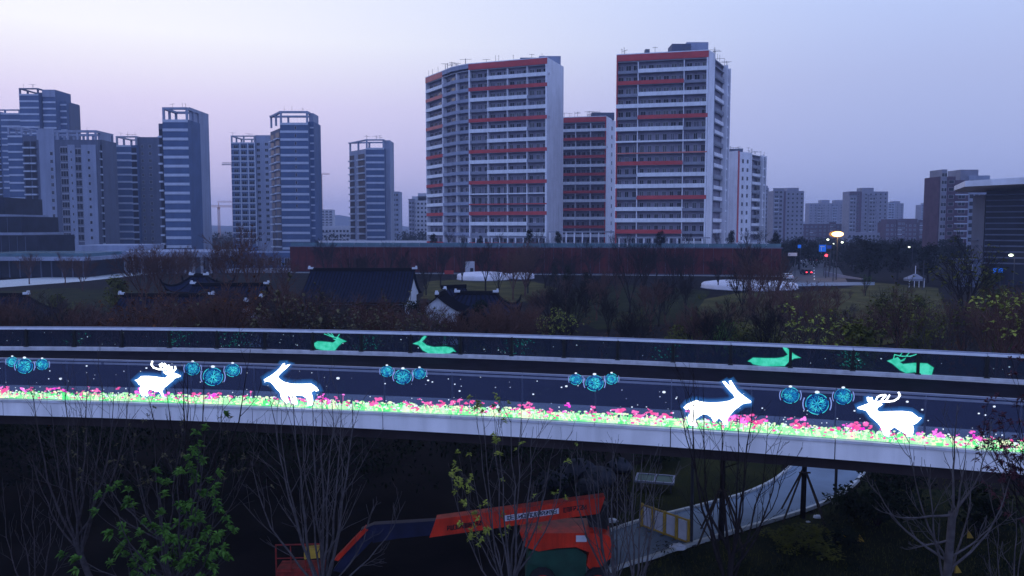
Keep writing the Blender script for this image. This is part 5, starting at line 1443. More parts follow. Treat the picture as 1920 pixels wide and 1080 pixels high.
# rocks below the bridge
for k, (px, py, s, lab) in enumerate(((1035, 905, 1.0, 'dark boulder under the bridge, left of the flat one'), (1075, 890, 1.3, 'largest dark boulder under the middle of the bridge'), (1120, 900, 1.1, 'flat dark boulder under the bridge behind the raised boom'), (1160, 878, .8, 'small dark boulder nearest the framed hatch'), (1098, 915, .7, 'small dark boulder in front of the largest one'))):
    p = gz(px, py); bm = bmesh.new(); bmesh.ops.create_icosphere(bm, subdivisions=3, radius=s)
    rr = random.Random(40 + k); of = [Vector((rr.gauss(0, 1), rr.gauss(0, 1), rr.gauss(0, 1))).normalized() for _ in range(14)]
    for v in bm.verts:
        u = v.co.normalized(); f = 1.0
        for q in of: f -= .10 * max(0, u.dot(q) - .72) / .28 * 1.6
        v.co = u * s * f; v.co.z *= .6
    me = bpy.data.meshes.new('boulder'); bm.to_mesh(me); bm.free(); me.materials.append(M['rock'])
    o = bpy.data.objects.new('boulder', me); C.objects.link(o); o.location = (p.x, p.y, .1); tag(o, lab, 'rock')

# ------------------------------------------------------------------ the trees in front of the bridge
def curve_pts(a, b, bend, n=7):
    out = []
    for i in range(n + 1):
        t = i / n; p = a.lerp(b, t); s = math.sin(t * PI)
        out.append(p + bend * s)
    return out
def near_tree(name, label, base, fork, tips, seed, bark='bark', sub=7, leafm=None, leafp=0.0, leafsize=.16, leafn=7, twl=2, r0=.10, side=True, cat='tree'):
    """base (px, d) on the ground; fork (px, py) where the stems part; tips [(px, py, depth offset, radius)]"""
    rg = random.Random(seed); d = base[1]
    root = thing(name, label, cat, (XD(base[0], d), d, 0))
    rt = Vector(root.location)
    fk = at(fork[0], fork[1], d) - rt
    T, W, Lf, tt = MB(), MB(), MB(), []
    T.tube([(0, 0, 0), tuple(fk * .5 + Vector((rg.uniform(-.06, .06), 0, 0))), tuple(fk)], [r0 * 1.2, r0, r0 * .85], 8, cap=False)
    for (px, py, dd, rad) in tips:
        e = at(px, py, d + dd) - rt
        st_ = fk * rg.uniform(.72, 1.0) if side else fk
        dv = e - st_; out = Vector((dv.x, dv.y, 0)); bend = out * .13 + Vector((0, 0, -.06 * dv.length)) + Vector((rg.gauss(0, .05), rg.gauss(0, .05), 0))
        P = curve_pts(st_, e, bend, 9); n = len(P) - 1
        wv = Vector((0, 0, 0))
        for i_ in range(1, n):
            wv = wv * .6 + Vector((rg.gauss(0, .03), rg.gauss(0, .03), rg.gauss(0, .02))) * dv.length * .22; P[i_] = P[i_] + wv
        T.tube(P, [rad * (1 - .86 * i / n) for i in range(n + 1)], 6, cap=False)
        for j in range(sub):
            f = .22 + .76 * (j + rg.random()) / sub; f = min(f, .98); i = int(f * n); q = P[i].lerp(P[i + 1], f * n - i); dr = (P[i + 1] - P[i]).normalized()
            grow(W, W, tt, rg, q, rdir(rg, dr, rg.uniform(.3, .8)), dv.length * rg.uniform(.12, .34) * (1.2 - .4 * f), max(.009, rad * .42 * (1 - .7 * f)), 1, twl, .10, (.3, .8), (4, 3), .14, .005)
        tt.append((P[-1], (P[-1] - P[-2]).normalized()))
    T.build('trunk', M[bark], root, smooth=True); W.build('twigs', M[bark], root)
    if leafm:
        for p, dr in tt:
            if rg.random() < leafp: tuft(Lf, rg, p, dr, leafn, leafsize, leafsize * .42, 0, .4)
        Lf.build('leaves', M[leafm], root)
    return root
near_tree('bare_tree', 'dark forked bare tree at the left, its tips over the pink flower strip', (165, 26.5), (140, 1010),
          [(52, 712, 0, .05), (95, 760, .5, .045), (122, 715, -.4, .06), (140, 745, .3, .04), (165, 700, .2, .05), (192, 722, -.4, .05), (215, 712, .3, .045), (238, 748, -.2, .05), (60, 850, .3, .04)], 1, sub=6)
near_tree('bare_tree', 'bare tree rising between the first two deer at the left', (345, 25.5), (350, 925),
          [(278, 745, .2, .05), (312, 730, -.3, .055), (345, 700, .2, .06), (352, 690, -.5, .05), (385, 705, .3, .05), (470, 655, -.3, .05), (420, 745, .5, .04), (440, 790, .2, .04)], 2, bark='barkd', sub=5)
near_tree('bare_tree', 'tall pale many-stemmed bare tree in front of the second white deer', (603, 24.5), (603, 1100),
          [(470, 862, .5, .05), (505, 745, -.4, .055), (528, 770, .5, .05), (548, 735, .2, .06), (566, 765, -.3, .045), (586, 752, .4, .055), (603, 740, 0, .06), (622, 750, -.3, .055), (640, 740, .4, .05), (660, 745, -.2, .06), (645, 800, .6, .04), (700, 950, .3, .035), (760, 940, .6, .035)], 3, bark='barkl', sub=6, r0=.14)
near_tree('sapling', 'young tree with yellow-green leaf tufts left of the machine’s upper boom'.replace('’s', ''), (955, 23.5), (955, 1110),
          [(845, 890, .3, .03), (868, 912, -.3, .03), (893, 790, .3, .035), (905, 770, -.2, .035), (925, 760, .4, .035), (880, 850, .1, .03)], 4, bark='barkl', sub=4, leafm='leafy', leafp=.62, leafsize=.14, leafn=11)
near_tree('bare_tree', 'thin pale many-stemmed bare tree standing before the red boom', (965, 24), (960, 1085),
          [(930, 790, .3, .04), (958, 775, -.3, .045), (978, 770, .4, .04), (1000, 800, -.2, .04), (1040, 830, .3, .04), (1060, 860, .6, .035), (1000, 900, .2, .03)], 5, bark='barkl', sub=5, leafm='leafy', leafp=.10)
near_tree('bare_tree', 'pale bare tree before the right end of the red boom', (1140, 24), (1150, 1100),
          [(1070, 850, .3, .04), (1095, 890, -.2, .035), (1105, 855, .4, .04), (1150, 845, .4, .045), (1118, 850, .2, .045), (1135, 870, -.3, .04), (1155, 860, .3, .04), (1175, 905, .5, .03), (1200, 880, 0, .03)], 6, bark='barkl', sub=4)
near_tree('bare_tree', 'pale leaning bare tree between the machine and the barrier', (1180, 22.5), (1195, 1110),
          [(1188, 850, .3, .045), (1205, 845, -.3, .045), (1165, 870, .3, .04), (1228, 870, .4, .04), (1245, 900, -.2, .035), (1215, 930, .2, .03)], 7, bark='barkl', sub=4)
near_tree('bare_tree', 'dark bare tree spreading in front of the third white deer', (1372, 21.5), (1372, 1040),
          [(1270, 745, .3, .045), (1300, 700, -.2, .05), (1318, 720, .3, .04), (1352, 790, -.3, .05), (1388, 770, .3, .045), (1412, 745, -.2, .05), (1440, 790, .3, .04), (1465, 820, .3, .04), (1480, 850, -.2, .03), (1400, 840, .3, .04)], 8, bark='barkd', sub=6)
near_tree('bare_tree', 'large pale-barked bare tree at the lower right', (1788, 17.5), (1786, 960),
          [(1640, 905, .3, .035), (1660, 960, -.2, .035), (1705, 810, .3, .03), (1745, 870, -.3, .035), (1795, 760, .3, .045), (1810, 830, -.2, .04), (1830, 850, .3, .035), (1860, 800, -.2, .03), (1900, 880, .3, .035), (1880, 960, .2, .03), (1700, 1030, .2, .03)], 9, bark='barkl', sub=5, r0=.10)
near_tree('bare_tree', 'slim pale bare tree at the bottom right corner', (1902, 19), (1898, 1120),
          [(1852, 1010, .3, .03), (1872, 985, -.2, .03), (1905, 960, .3, .035), (1930, 980, .2, .03)], 10, bark='barkl', sub=4, r0=.07)
near_tree('purple_leaved_tree', 'purple-brown leaved tree cut by the right edge, over the flower strip', (2010, 18), (2000, 960),
          [(1850, 830, .3, .035), (1835, 800, -.2, .03), (1880, 800, .2, .03), (1905, 760, -.3, .03), (1900, 850, .3, .03), (1930, 720, .2, .03), (1870, 860, .2, .03), (1960, 700, 0, .04), (1985, 820, 0, .04)], 11, bark='barkd', sub=7, leafm='leafp', leafp=.95, leafsize=.11, leafn=8)
near_tree('leafy_tree', 'green leafy tree in the lower left, its leaves in drooping tufts', (322, 22.5), (330, 1080),
          [(145, 1045, .3, .035), (205, 915, -.4, .04), (232, 1000, .3, .04), (240, 935, .5, .04), (285, 985, -.3, .04), (300, 900, .3, .05), (335, 880, -.3, .05), (360, 880, .4, .045), (375, 830, -.2, .045), (385, 800, .3, .04), (392, 900, .5, .045), (405, 940, -.4, .04), (430, 985, .4, .035), (400, 1010, -.3, .04), (360, 1040, -.5, .04), (250, 1060, .4, .04), (300, 960, -.6, .04), (350, 950, .2, .04), (330, 1010, .5, .04), (420, 1040, -.3, .04)], 12, bark='bark', sub=6, leafm='leafg', leafp=1.0, leafsize=.20, leafn=20, twl=1, r0=.13)
near_tree('sparse_tree', 'nearly bare tree with pale dry leaves behind the green leafy one', (300, 25), (305, 1010),
          [(240, 800, .3, .03), (262, 870, -.3, .03), (285, 790, .2, .035), (340, 795, -.2, .035), (430, 830, .3, .03), (455, 890, .4, .03), (472, 850, -.2, .03), (165, 830, .3, .03), (150, 880, .3, .03), (415, 800, .4, .03)], 13, bark='bark', sub=5, leafm='leafw', leafp=.30, leafsize=.13, leafn=6)
near_tree('bare_tree', 'faint grey bare tree in the dark at the left edge', (60, 24), (60, 1120),
          [(5, 930, .3, .03), (30, 900, -.3, .03), (60, 870, .2, .035), (95, 900, -.2, .035), (130, 940, .3, .03)], 14, bark='bark', sub=6)
# propped trees under the bridge
def propped(px, py, label, H, seed):
    p = gz(px, py); r = thing('propped_tree', label, 'tree', (p.x, p.y, 0)); rg = random.Random(seed); T, W, tt = MB(), MB(), []
    T.tube([(0, 0, 0), (.02, 0, H * .5), (0, .02, H)], [.13, .11, .09], 8)
    for k in range(5):
        a = rg.uniform(0, 6.28); z = H * rg.uniform(.55, .95)
        e = Vector((math.cos(a) * .9, math.sin(a) * .6, z + .2)); e.z = min(e.z, 5.2)
        W.tube([(0, 0, z), tuple(e)], [.04, .012], 4)
    T.build('trunk', M['barkd'], r, smooth=True); W.build('branches', M['barkd'], r)
    for k in range(4):
        a = .5 + PI / 2 * k; MB().tube([(math.cos(a) * 1.25, math.sin(a) * 1.25, 0), (math.cos(a) * .08, math.sin(a) * .08, 2.2)], .045, 6).build('prop', M['wood'], r)
    MB().tube([(-.25, -.1, 2.12), (.25, -.1, 2.12)], .04, 5).build('cross_bar', M['wood'], r)
    return r
propped(1505, 972, 'dark tree trunk held by timber props beside the far bend of the path', 5.3, 1)
propped(1352, 1012, 'dark tree trunk held by timber props at the near edge of the path', 5.2, 2)
for px, py, lab in ((1296, 1022, 'thin dark steel pole at the path edge next to the barrier'), (1566, 945, 'thin dark steel pole near the far bend of the path')):
    p = gz(px, py); r = thing('steel_pole', lab, 'pole', (p.x, p.y, 0)); MB().tube([(0, 0, 0), (0, 0, 5.35)], .07, 8).build('shaft', M['pole'], r); MB().box(-.18, -.18, 0, .18, .18, .05).build('base_plate', M['pole'], r)
# shrubs by the path
for k, (px, py, H, w, lf, lab) in enumerate(((1665, 1000, 2.3, 1.3, 'leafd', 'big dark bush right of the path, before the propped tree’s bank'), (1700, 960, 2.6, 1.2, 'leafd', 'taller dark bush behind the big one right of the path'), (1620, 985, 1.5, 1.2, 'leafd', 'low dark bush beside the path’s far bend'),
        (1540, 1045, .9, 2.3, 'leafo', 'low green mound in front of the path'), (1490, 1040, .8, 2.0, 'leafo', 'smaller green mound left of the low one in front of the path'), (1590, 1040, 1.0, 1.8, 'leafd', 'dark low mound between the yellow flags'), (1240, 880, 1.4, 1.4, 'leafd', 'dark bush beyond the framed hatch'), (1860, 1010, 2.2, 1.4, 'leafd', 'dark bush behind the corner trees at the lower right'))):
    tree('shrub', px, bd(py), H, lab.replace('’s', ''), leaf=lf, wide=w)

# ------------------------------------------------------------------ boom lift
dB = 28.4
def slab(mb, pts, d, th, mi=0):
    P = [at(x, y, d) for x, y in pts]; n = len(P)
    if (P[1] - P[0]).cross(P[2] - P[1]).y > 0: P = P[::-1]
    Q = [p + Vector((0, th, 0)) for p in P]
    mb.poly(P, mi); mb.poly(Q[::-1], mi)
    for i in range(n): j = (i + 1) % n; mb.poly([P[i], Q[i], Q[j], P[j]], mi)
    return mb
bl = thing('boom_lift', 'red and navy boom lift parked half under the bridge', 'boom lift', (XD(1055, dB), dB, 0))
slab(MB(), [(817, 975), (1134, 933), (1132, 940), (1124, 963), (805, 1008)], dB - .15, .42).build('upper_boom', M['machr'], bl, world=True)
slab(MB(), [(817, 974), (1134, 932), (1134, 934.5), (817, 977)], dB - .17, .46).build('boom_edge', M['machr'], bl, world=True)
slab(MB(), [(676, 994), (700, 984), (816, 977), (806, 1004), (745, 1010), (700, 1018)], dB - .10, .32).build('inner_boom', M['machb'], bl, world=True)
slab(MB(), [(680, 994), (698, 996), (700, 1012), (640, 1074), (624, 1070)], dB - .12, .3).build('fly_arm', M['machb'], bl, world=True)
slab(MB(), [(683, 991), (690, 994), (634, 1052), (626, 1050)], dB - .16, .38).build('fly_arm_stripe', M['machr'], bl, world=True)
slab(MB(), [(1098, 958), (1130, 945), (1142, 950), (1138, 1010), (1120, 1012), (1060, 1004), (1010, 1000), (1040, 990), (1105, 990)], dB + .02, .5).build('riser_arm', M['post'], bl, world=True)
body = slab(MB(), [(975, 1000), (1120, 1000), (1140, 1004), (1152, 1018), (1150, 1042), (1130, 1060), (1112, 1075), (1100, 1060), (1105, 1036), (1080, 1026), (1045, 1028), (1010, 1034), (985, 1026)], dB - .55, 1.5).build('engine_cover', M['machr'], bl, world=True)
bv = body.modifiers.new('soft', 'BEVEL'); bv.width = .06; bv.segments = 2
slab(MB(), [(992, 1034), (1045, 1030), (1082, 1028), (1100, 1042), (1098, 1085), (985, 1090)], dB - .45, 1.35).build('chassis', M['machg'], bl, world=True)
slab(MB(), [(1080, 1004), (1100, 1004), (1100, 1016), (1080, 1016)], dB - .56, .005).build('notice_plate', M['white2'], bl, world=True)
for px, py, dd in ((1017, 1078, -.95), (1120, 1085, -.95), (1017, 1072, .95), (1120, 1079, .95)):
    c0 = at(px, py, dB + dd); c0.z = .48; c0 -= Vector(bl.location)
    w = MB(); n = 24
    for (rad, y) in ((.30, -.16), (.45, -.14), (.48, -.08), (.48, .08), (.45, .14), (.30, .16)):
        for k in range(n):
            t = 2 * PI * k / n; q = rad + (.02 if k % 2 and rad > .44 else 0); w.v.append((c0.x + q * math.cos(t), c0.y + y, c0.z + q * math.sin(t)))
    for i in range(5):
        for k in range(n): a = i * n + k; c2 = i * n + (k + 1) % n; w.f.append((a, c2, c2 + n, a + n)); w.m.append(0)
    wo = w.build('wheel', M['tyre'], bl)
    h = MB(); h.tube([(c0.x, c0.y - .12, c0.z), (c0.x, c0.y + .12, c0.z)], .29, 16); h.tube([(c0.x, c0.y - .17, c0.z), (c0.x, c0.y - .12, c0.z)], .12, 8); h.build('hub', M['machr'], wo)
bk_ = MB()
P0 = [(517, 1022), (600, 1020), (604, 1095), (519, 1098)]
for d0 in (dB - .5, dB + .3):
    q = [at(x, y, d0) for x, y in P0]
    for i in range(4): bk_.tube([q[i], q[(i + 1) % 4]], .03, 5)
    for f in (.33, .66):
        bk_.tube([q[0].lerp(q[3], f), q[1].lerp(q[2], f)], .022, 5); bk_.tube([q[0].lerp(q[1], f), q[3].lerp(q[2], f)], .022, 5)
for x, y in P0: bk_.tube([at(x, y, dB - .5), at(x, y, dB + .3)], .03, 5)
bk_.build('basket', M['machd'], bl, world=True)
slab(MB(), [(518, 1068), (604, 1066), (604, 1098), (518, 1100)], dB - .49, .78).build('basket_floor', M['machd'], bl, world=True)
slab(MB(), [(570, 1030), (602, 1027), (602, 1046), (570, 1049)], dB - .55, .3).build('control_box', M['yellow'], bl, world=True)
# worn lettering and a notice strip on the boom (unreadable in the photograph: marks only)
lt = MB(); rg = random.Random(5)
def glyphs(x0, y0, x1, y1, n, h, mb, d):
    for i in range(n):
        t = (i + .5) / n; cx = x0 + (x1 - x0) * t; cy = y0 + (y1 - y0) * t; w = abs(x1 - x0) / n * .36
        S = rg.sample([((-1, -1), (-1, 1)), ((1, -1), (1, 1)), ((-1, -1), (1, -1)), ((-1, 1), (1, 1)), ((-1, 0), (1, 0)), ((-1, 1), (1, -1)), ((0, -1), (0, 1))], 4)
        for (a, b_), (c_, e) in S:
            p, q = Vector((cx + a * w, cy + b_ * h)), Vector((cx + c_ * w, cy + e * h)); dv = (q - p).normalized() * .8; nn = Vector((-dv.y, dv.x)) * .9
            mb.poly([at(*(p - dv * .5 + nn), d), at(*(q + dv * .5 + nn), d), at(*(q + dv * .5 - nn), d), at(*(p - dv * .5 - nn), d)])
glyphs(838, 991, 903, 980, 11, 4.0, lt, dB - .156); glyphs(1056, 957, 1100, 950, 7, 4.0, lt, dB - .156)
lt.build('lettering', M['post'], bl, world=True, kind='stuff')
slab(MB(), [(944, 967), (1048, 953), (1048, 963), (944, 978)], dB - .157, .006).build('notice_strip', M['white2'], bl, world=True)
lt = MB(); glyphs(950, 972, 1044, 959, 13, 3.2, lt, dB - .160); lt.build('lettering', M['machb'], bl, world=True, kind='stuff')

# ------------------------------------------------------------------ barrier, hatch, bags, flags
a, c_ = gz(1203, 989), gz(1291, 1022); rz, W = face(a.xy, c_.xy)
ba = thing('barrier', 'yellow-posted barrier with white boards standing across the path', 'barrier', (a.x, a.y, 0), rz)
for i in range(5): MB().box(W * i / 4 - .045, -.05, 0, W * i / 4 + .045, .05, 1.08).build('post', M['yellow'], ba); MB().box(W * i / 4 - .05, -.3, 0, W * i / 4 + .05, .3, .06).build('foot', M['yellow'], ba)
for i in range(4): MB().box(W * i / 4 + .12, -.02, .16, W * (i + 1) / 4 - .12, .02, .96).build('board', M['white2'], ba)
MB().box(0, -.03, 1.0, W, .03, 1.06).build('top_rail', M['yellow'], ba); MB().box(0, -.03, .08, W, .03, .14).build('bottom_rail', M['yellow'], ba)
p = gz(1228, 918); ht = thing('framed_hatch', 'flat green hatch with a pale metal frame on legs, beyond the barrier', 'hatch', (p.x, p.y, 0), -.25)
MB().box(-.85, -.55, .50, .85, .55, .56).build('panel', M['machg'], ht)
for x0, y0, x1, y1 in ((-.95, -.65, .95, -.555), (-.95, .555, .95, .65), (-.95, -.553, -.855, .553), (.855, -.553, .95, .553), (-.04, -.55, .04, .55)): MB().box(x0, y0, .50 if x0 != -.04 else .562, x1, y1, .60).build('frame', M['greyp'], ht)
for sx in (-.8, .8):
    for sy in (-.5, .5): MB().tube([(sx, sy, 0), (sx, sy, .5)], .04, 5).build('leg', M['pole'], ht)
for px, py, s, lab in ((1271, 1031, .26, 'crumpled white bag at the path edge below the barrier'), (1148, 980, .20, 'white scrap of sheeting left of the path'), (1533, 972, .16, 'small white bag by the propped tree'), (1515, 980, .08, 'tiny white scrap left of the small white bag')):
    p = gz(px, py); bm = bmesh.new(); bmesh.ops.create_icosphere(bm, subdivisions=3, radius=s); rr = random.Random(px)
    for v in bm.verts: v.co *= rr.uniform(.82, 1.12); v.co.z *= .55; v.co.x *= 1.3
    me = bpy.data.meshes.new('bag'); bm.to_mesh(me); bm.free(); me.materials.append(M['bag']); o = bpy.data.objects.new('white_bag', me); C.objects.link(o); o.location = (p.x, p.y, s * .45); tag(o, lab, 'bag')
for px, py, lab in ((1578, 1022, 'yellow marker flag, left one of the pair before the path'), (1609, 1026, 'yellow marker flag, right one of the pair before the path'), (1812, 1018, 'yellow marker flag alone behind the pale-barked tree'), (1790, 1085, 'yellow marker flag low by the pale-barked trunk')):
    p = gz(px, py); r = thing('marker_flag', lab, 'flag', (p.x, p.y, 0), trg.uniform(-.5, .5)); MB().tube([(0, 0, 0), (0, 0, .62)], .012, 5).build('stick', M['wood'], r)
    b = MB(); b.v = [(0, 0, .6), (.02, .05, .18), (.26, -.03, .22), (.15, .02, .42), (.0, .012, .6), (.02, .062, .18), (.26, -.018, .22), (.15, .032, .42)]; b.f = [(0, 1, 2, 3), (7, 6, 5, 4), (0, 3, 7, 4), (3, 2, 6, 7), (2, 1, 5, 6), (1, 0, 4, 5)]; b.m = [0] * 6; b.build('cloth', M['yellow'], r)

# ------------------------------------------------------------------ street beyond: lamps, signals, signs, cars
def lamp(px, py, d, label, m, w=.5, h=.25, arm=1.2, name='street_lamp', light=0, col=(1, .6, .25)):
    x = XD(px, d); z = ZD(py, d); r = thing(name, label, 'street lamp', (x, d, 0))
    MB().tube([(arm, 0, 0), (arm, 0, z + .3)], [.13, .07], 6).tube([(arm, 0, z + .2), (0, 0, z + .25)], .05, 5).build('post', M['pole'], r)
    b = MB(); n = 16
    for t in range(5):
        ph = PI * (t + .5) / 5 - PI / 2
        for k in range(n): a = 2 * PI * k / n; b.v.append((w * math.cos(ph) * math.cos(a), w * .6 * math.cos(ph) * math.sin(a), z - h * .2 + h * math.sin(ph)))
    for t in range(4):
        for k in range(n): i = t * n + k; j = t * n + (k + 1) % n; b.f.append((i, j, j + n, i + n)); b.m.append(0)
    b.f += [tuple(n - 1 - k for k in range(n)), tuple(4 * n + k for k in range(n))]; b.m += [0, 0]
    b.build('lamp_head', m, r, smooth=True)
    if light > 100:  # added shell that paints the orange glare round the lamp
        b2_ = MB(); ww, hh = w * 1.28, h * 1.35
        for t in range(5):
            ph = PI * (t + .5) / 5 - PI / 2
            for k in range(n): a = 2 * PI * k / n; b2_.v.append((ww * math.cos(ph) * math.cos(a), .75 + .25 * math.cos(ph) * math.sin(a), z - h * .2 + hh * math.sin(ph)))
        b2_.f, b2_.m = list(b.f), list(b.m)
        b2_.build('painted_lamp_glow', M['lamp_glow'], r, smooth=True)
    MB().box(-w * .7, -.15, z + h * .8, w * .7, .15, z + h * .8 + .12).build('lamp_cover', M['pole'], r)
    if light:
        l = bpy.data.lights.new('lamp_light', 'POINT'); l.energy = light; l.color = col; l.shadow_soft_size = .4; lo = bpy.data.objects.new('lamp_light', l); C.objects.link(lo); lo.location = (x, d - 1.2, z - 1.0)
    return r
lamp(1571, 438, 196, 'tall street lamp glowing bright orange over the road junction', M['lamp_warm'], 1.45, .62, 0, light=900)  # head widened to take in its glare
lamp(1553, 449, 240, 'small greenish-white street lamp left below the orange one', M['lamp_white'], .36, .26, 1.0)
lamp(1580, 454, 250, 'small greenish-white street lamp right below the orange one', M['lamp_white'], .36, .26, 1.0)
lamp(1564, 457, 300, 'faint far white street lamp under the orange one', M['lamp_white'], .28, .22, 1.0)
lamp(1706, 463, 230, 'small white street lamp among the dark evergreens', M['lamp_white'], .3, .2, 1.0)
lamp(1898, 478, 172, 'bright white lamp in front of the louvred hall', M['lamp_white'], .5, .26, .8, light=60, col=(1, .95, .8))
p = (XD(1551, 205), 205); r = thing('traffic_light', 'traffic signal showing red, on a post by the junction', 'traffic light', (p[0], p[1], 0)); z = ZD(479, 205)
MB().tube([(.9, .3, 0), (.9, .3, z + .8)], .1, 6).tube([(.9, .3, z + .7), (0, .3, z + .75)], .06, 5).build('post', M['pole'], r)
MB().box(-.28, .02, z - .9, .28, .3, z + .45).build('housing', M['post'], r)
b = MB(); b.tube([(0, -.1, z), (0, .018, z)], .34, 12); b.build('red_lens', M['lamp_red'], r)
for k in (1, 2): MB().tube([(0, -.05, z - .33 * k), (0, .018, z - .33 * k)], .13, 10).build('dark_lens', M['winb'], r)
def sign(px0, px1, py0, py1, d, m, label, cat='sign', post=True):
    x0, x1, z0, z1 = XD(px0, d), XD(px1, d), ZD(py1, d), ZD(py0, d); r = thing('road_sign', label, cat, ((x0 + x1) / 2, d, 0)); w = (x1 - x0) / 2
    MB().box(-w, -.05, z0, w, .05, z1).build('panel', m, r); MB().tube([(w * .7, .2, 0), (w * .7, .2, z1)], .09, 6).build('post', M['pole'], r)
    return r
s1 = sign(1537, 1550, 459, 472, 208, M['lamp_blue'], 'square blue direction sign left of the red signal')
x0 = XD(1537, 208) - s1.location.x
MB().box(x0 + .3, -.075, ZD(463, 208), x0 + 1.4, -.052, ZD(461.5, 208)).box(x0 + .5, -.075, ZD(470, 208), x0 + .66, -.052, ZD(464, 208)).build('marking', M['white2'], s1)
sign(1552, 1560, 460, 466, 212, M['blue'], 'smaller blue sign right of the square one')
sign(1497, 1503, 459, 465, 230, M['lamp_blue'], 'tiny lit blue sign over the road, left of the square one')
sign(1479, 1496, 474, 480, 206, M['white2'], 'long white road sign beside the right end of the red wall')
lb_ = sign(1866, 1884, 503, 513, 150, M['lamp_blue'], 'rounded blue lit sign at the far right')
# rows of thin dark poles
for k, (px, d, h) in enumerate(((1565, 190, 7.5), (1735, 165, 6.0), (1551, 202, 5.5))):
    x = XD(px, d); r = thing('steel_pole', ('tall dark pole under the orange lamp', 'dark pole before the small white tent', 'dark pole beside the red signal')[k], 'pole', (x, d, 0)); MB().tube([(0, 0, 0), (0, 0, h)], .11, 6).build('shaft', M['pole'], r); MB().box(-.2, -.2, 0, .2, .2, .1).build('base_plate', M['pole'], r)
def car(px, py, label, m, rz=PI / 2, s=1.0, tail=None, van=False):
    p = gz(px, py, 0); r = thing('parked_car' if tail is None else 'car', label, 'car', (p.x, p.y, .06), rz)
    L_, w = 4.5 * s, 1.8 * s; h = .55; top = (1.45 if not van else 1.9)
    prof = [(-L_ / 2, .35), (-L_ / 2, .85), (-L_ * .28, .95), (-L_ * .17, top), (L_ * .22, top), (L_ * .36, .98), (L_ / 2, .85), (L_ / 2, .35)] if not van else [(-L_ / 2, .35), (-L_ / 2, .95), (-L_ * .42, 1.1), (-L_ * .3, top), (L_ * .48, top), (L_ / 2, 1.0), (L_ / 2, .35)]
    b = MB(); n = len(prof)
    P = [(x, -w / 2, z) for x, z in prof]; Q = [(x, w / 2, z) for x, z in prof]
    b.poly(P); b.poly(Q[::-1])
    for i in range(n): j = (i + 1) % n; b.poly([P[i], Q[i], Q[j], P[j]][::-1])
    o = b.build('body', m, r); bv = o.modifiers.new('soft', 'BEVEL'); bv.width = .08; bv.segments = 2
    for sy in (-1, 1):
        MB().box(-L_ * .16, min(sy * (w / 2 + .004), sy * (w / 2 + .03)), 1.0, L_ * .24, max(sy * (w / 2 + .004), sy * (w / 2 + .03)), top - .12).build('side_window', M['winb'], r)
        for sx in (-.31, .31):
            MB().tube([(sx * L_, sy * w / 2 - sy * .18, .33), (sx * L_, sy * (w / 2 + .03), .33)], .33, 14).build('wheel', M['tyre'], r)
    for sx in (-1, 1):
        x = -L_ * .225 if sx < 0 else L_ * .295
        T = Matrix.Translation((x, 0, (top + .95) / 2)) @ Matrix.Rotation(sx * (.85 if sx > 0 else -.62) * (1 if sx > 0 else -1), 4, 'Y')
        MB().box(-.03, -w * .42, -.26, .03, w * .42, .26, 0, Matrix.Translation((sx * .03, 0, .03)) @ T).build('windscreen' if sx < 0 else 'rear_window', M['winb'], r)
        for sy in (-1, 1):
            MB().box(sx * L_ / 2 - .04, sy * w * .36 - .18, .62, sx * L_ / 2 + .04, sy * w * .36 + .18, .80).build('headlight' if sx < 0 else 'tail_light', (tail if (tail and ((sx > 0) == (tail is M['lamp_red']))) else M['white2' if sx < 0 else 'machr']), r)
    return r
car(1475, 524, 'white car just past the right end of the red wall', M['carw'], -PI / 2, 1, M['white2'])
car(1511, 515, 'dark car with glowing red tail lights on the road', M['card'], -PI / 2, 1, M['lamp_red'])
car(1500, 494, 'pale car far up the road, behind the red-lit one', M['carw'], -PI / 2, 1)
car(1525, 490, 'red car far up the road on the right lane', M['carr'], -PI / 2, 1)
car(1490, 488, 'dark car far up the road nearest the white sign', M['card'], -PI / 2, 1)
car(232, 511, 'pale van parked by the columned arcade at the left', M['carw'], .1, 1.25, None, True)
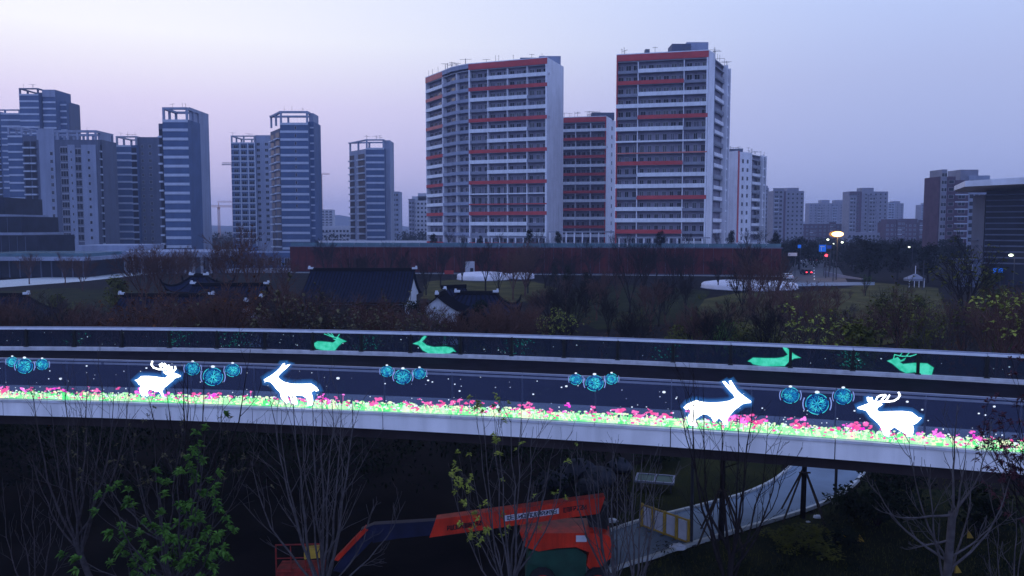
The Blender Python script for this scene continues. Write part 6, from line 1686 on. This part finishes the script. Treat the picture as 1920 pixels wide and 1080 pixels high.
# little white tent with a spire
x = XD(1718, 172); r = thing('white_tent', 'small white pointed tent between the dark evergreens', 'tent', (x, 172, 0))
MB().box(-1.7, -1.2, 1.4, 1.7, 1.2, 1.8).build('canopy_edge', M['greyp'], r)
b = MB(); b.v = [(-1.8, -1.3, 1.82), (1.8, -1.3, 1.82), (1.8, 1.3, 1.82), (-1.8, 1.3, 1.82), (.2, 0, 3.0), (.2, 0, 3.3)]; b.f = [(0, 1, 4), (1, 2, 4), (2, 3, 4), (3, 0, 4), (3, 2, 1, 0)]; b.m = [0] * 5; b.build('canopy_top', M['greyp'], r)
MB().tube([(.2, 0, 2.9), (.2, 0, 4.6)], .09, 5).build('mast', M['canopy'], r)
for sx in (-1.6, -.5, .5, 1.6): MB().tube([(sx, -1.1, 0), (sx, -1.1, 1.4)], .07, 5).build('leg', M['canopy'], r)
# pale curved ramp wall at the junction
pts = [gz(1570, 524), gz(1590, 528), gz(1598, 530)]
rw2 = thing('curved_wall', 'pale curved low wall beside the road at the right', 'wall', (pts[0].x, pts[0].y, 0)); b = MB()
for i in range(9):
    t = i / 8; x = XD(1583, 200) + 3.2 * t ** 2; y = 212 - 16 * t; b.v += [(x, y, 0), (x + .3, y, 0), (x + .3, y, 1.3 - 1.0 * t), (x, y, 1.3 - 1.0 * t)]
for i in range(8):
    a = i * 4; b.f += [(a, a + 4, a + 7, a + 3), (a + 1, a + 2, a + 6, a + 5), (a + 3, a + 7, a + 6, a + 2)]; b.m += [0] * 3
b.f += [(0, 3, 2, 1), (32, 33, 34, 35)]; b.m += [0, 0]
b.build('wall_face', M['greyp'], rw2, world=True)
# panel beside the small red billboard below the red wall
r = sign(833, 850, 507, 514, 196, M['carr'], 'small red notice board left of the farther oval canopy')

# ------------------------------------------------------------------ air: one closed box of thin blue haze
hz = MB().box(-2050, -130, -1.6, 2050, 2900, 96)
ho = hz.build('haze', bpy.data.materials.new('haze')); ho['kind'] = 'stuff'; ho['label'] = 'thin blue dusk haze over the whole place'; ho['category'] = 'haze'
hm = ho.data.materials[0]; hm.use_nodes = True; t = hm.node_tree; t.nodes.clear()
o = t.nodes.new('ShaderNodeOutputMaterial'); v = t.nodes.new('ShaderNodeVolumePrincipled')
v.inputs['Color'].default_value = (.60, .68, .95, 1); v.inputs['Density'].default_value = 0.00032; v.inputs['Anisotropy'].default_value = 0.0
t.links.new(v.outputs[0], o.inputs['Volume'])
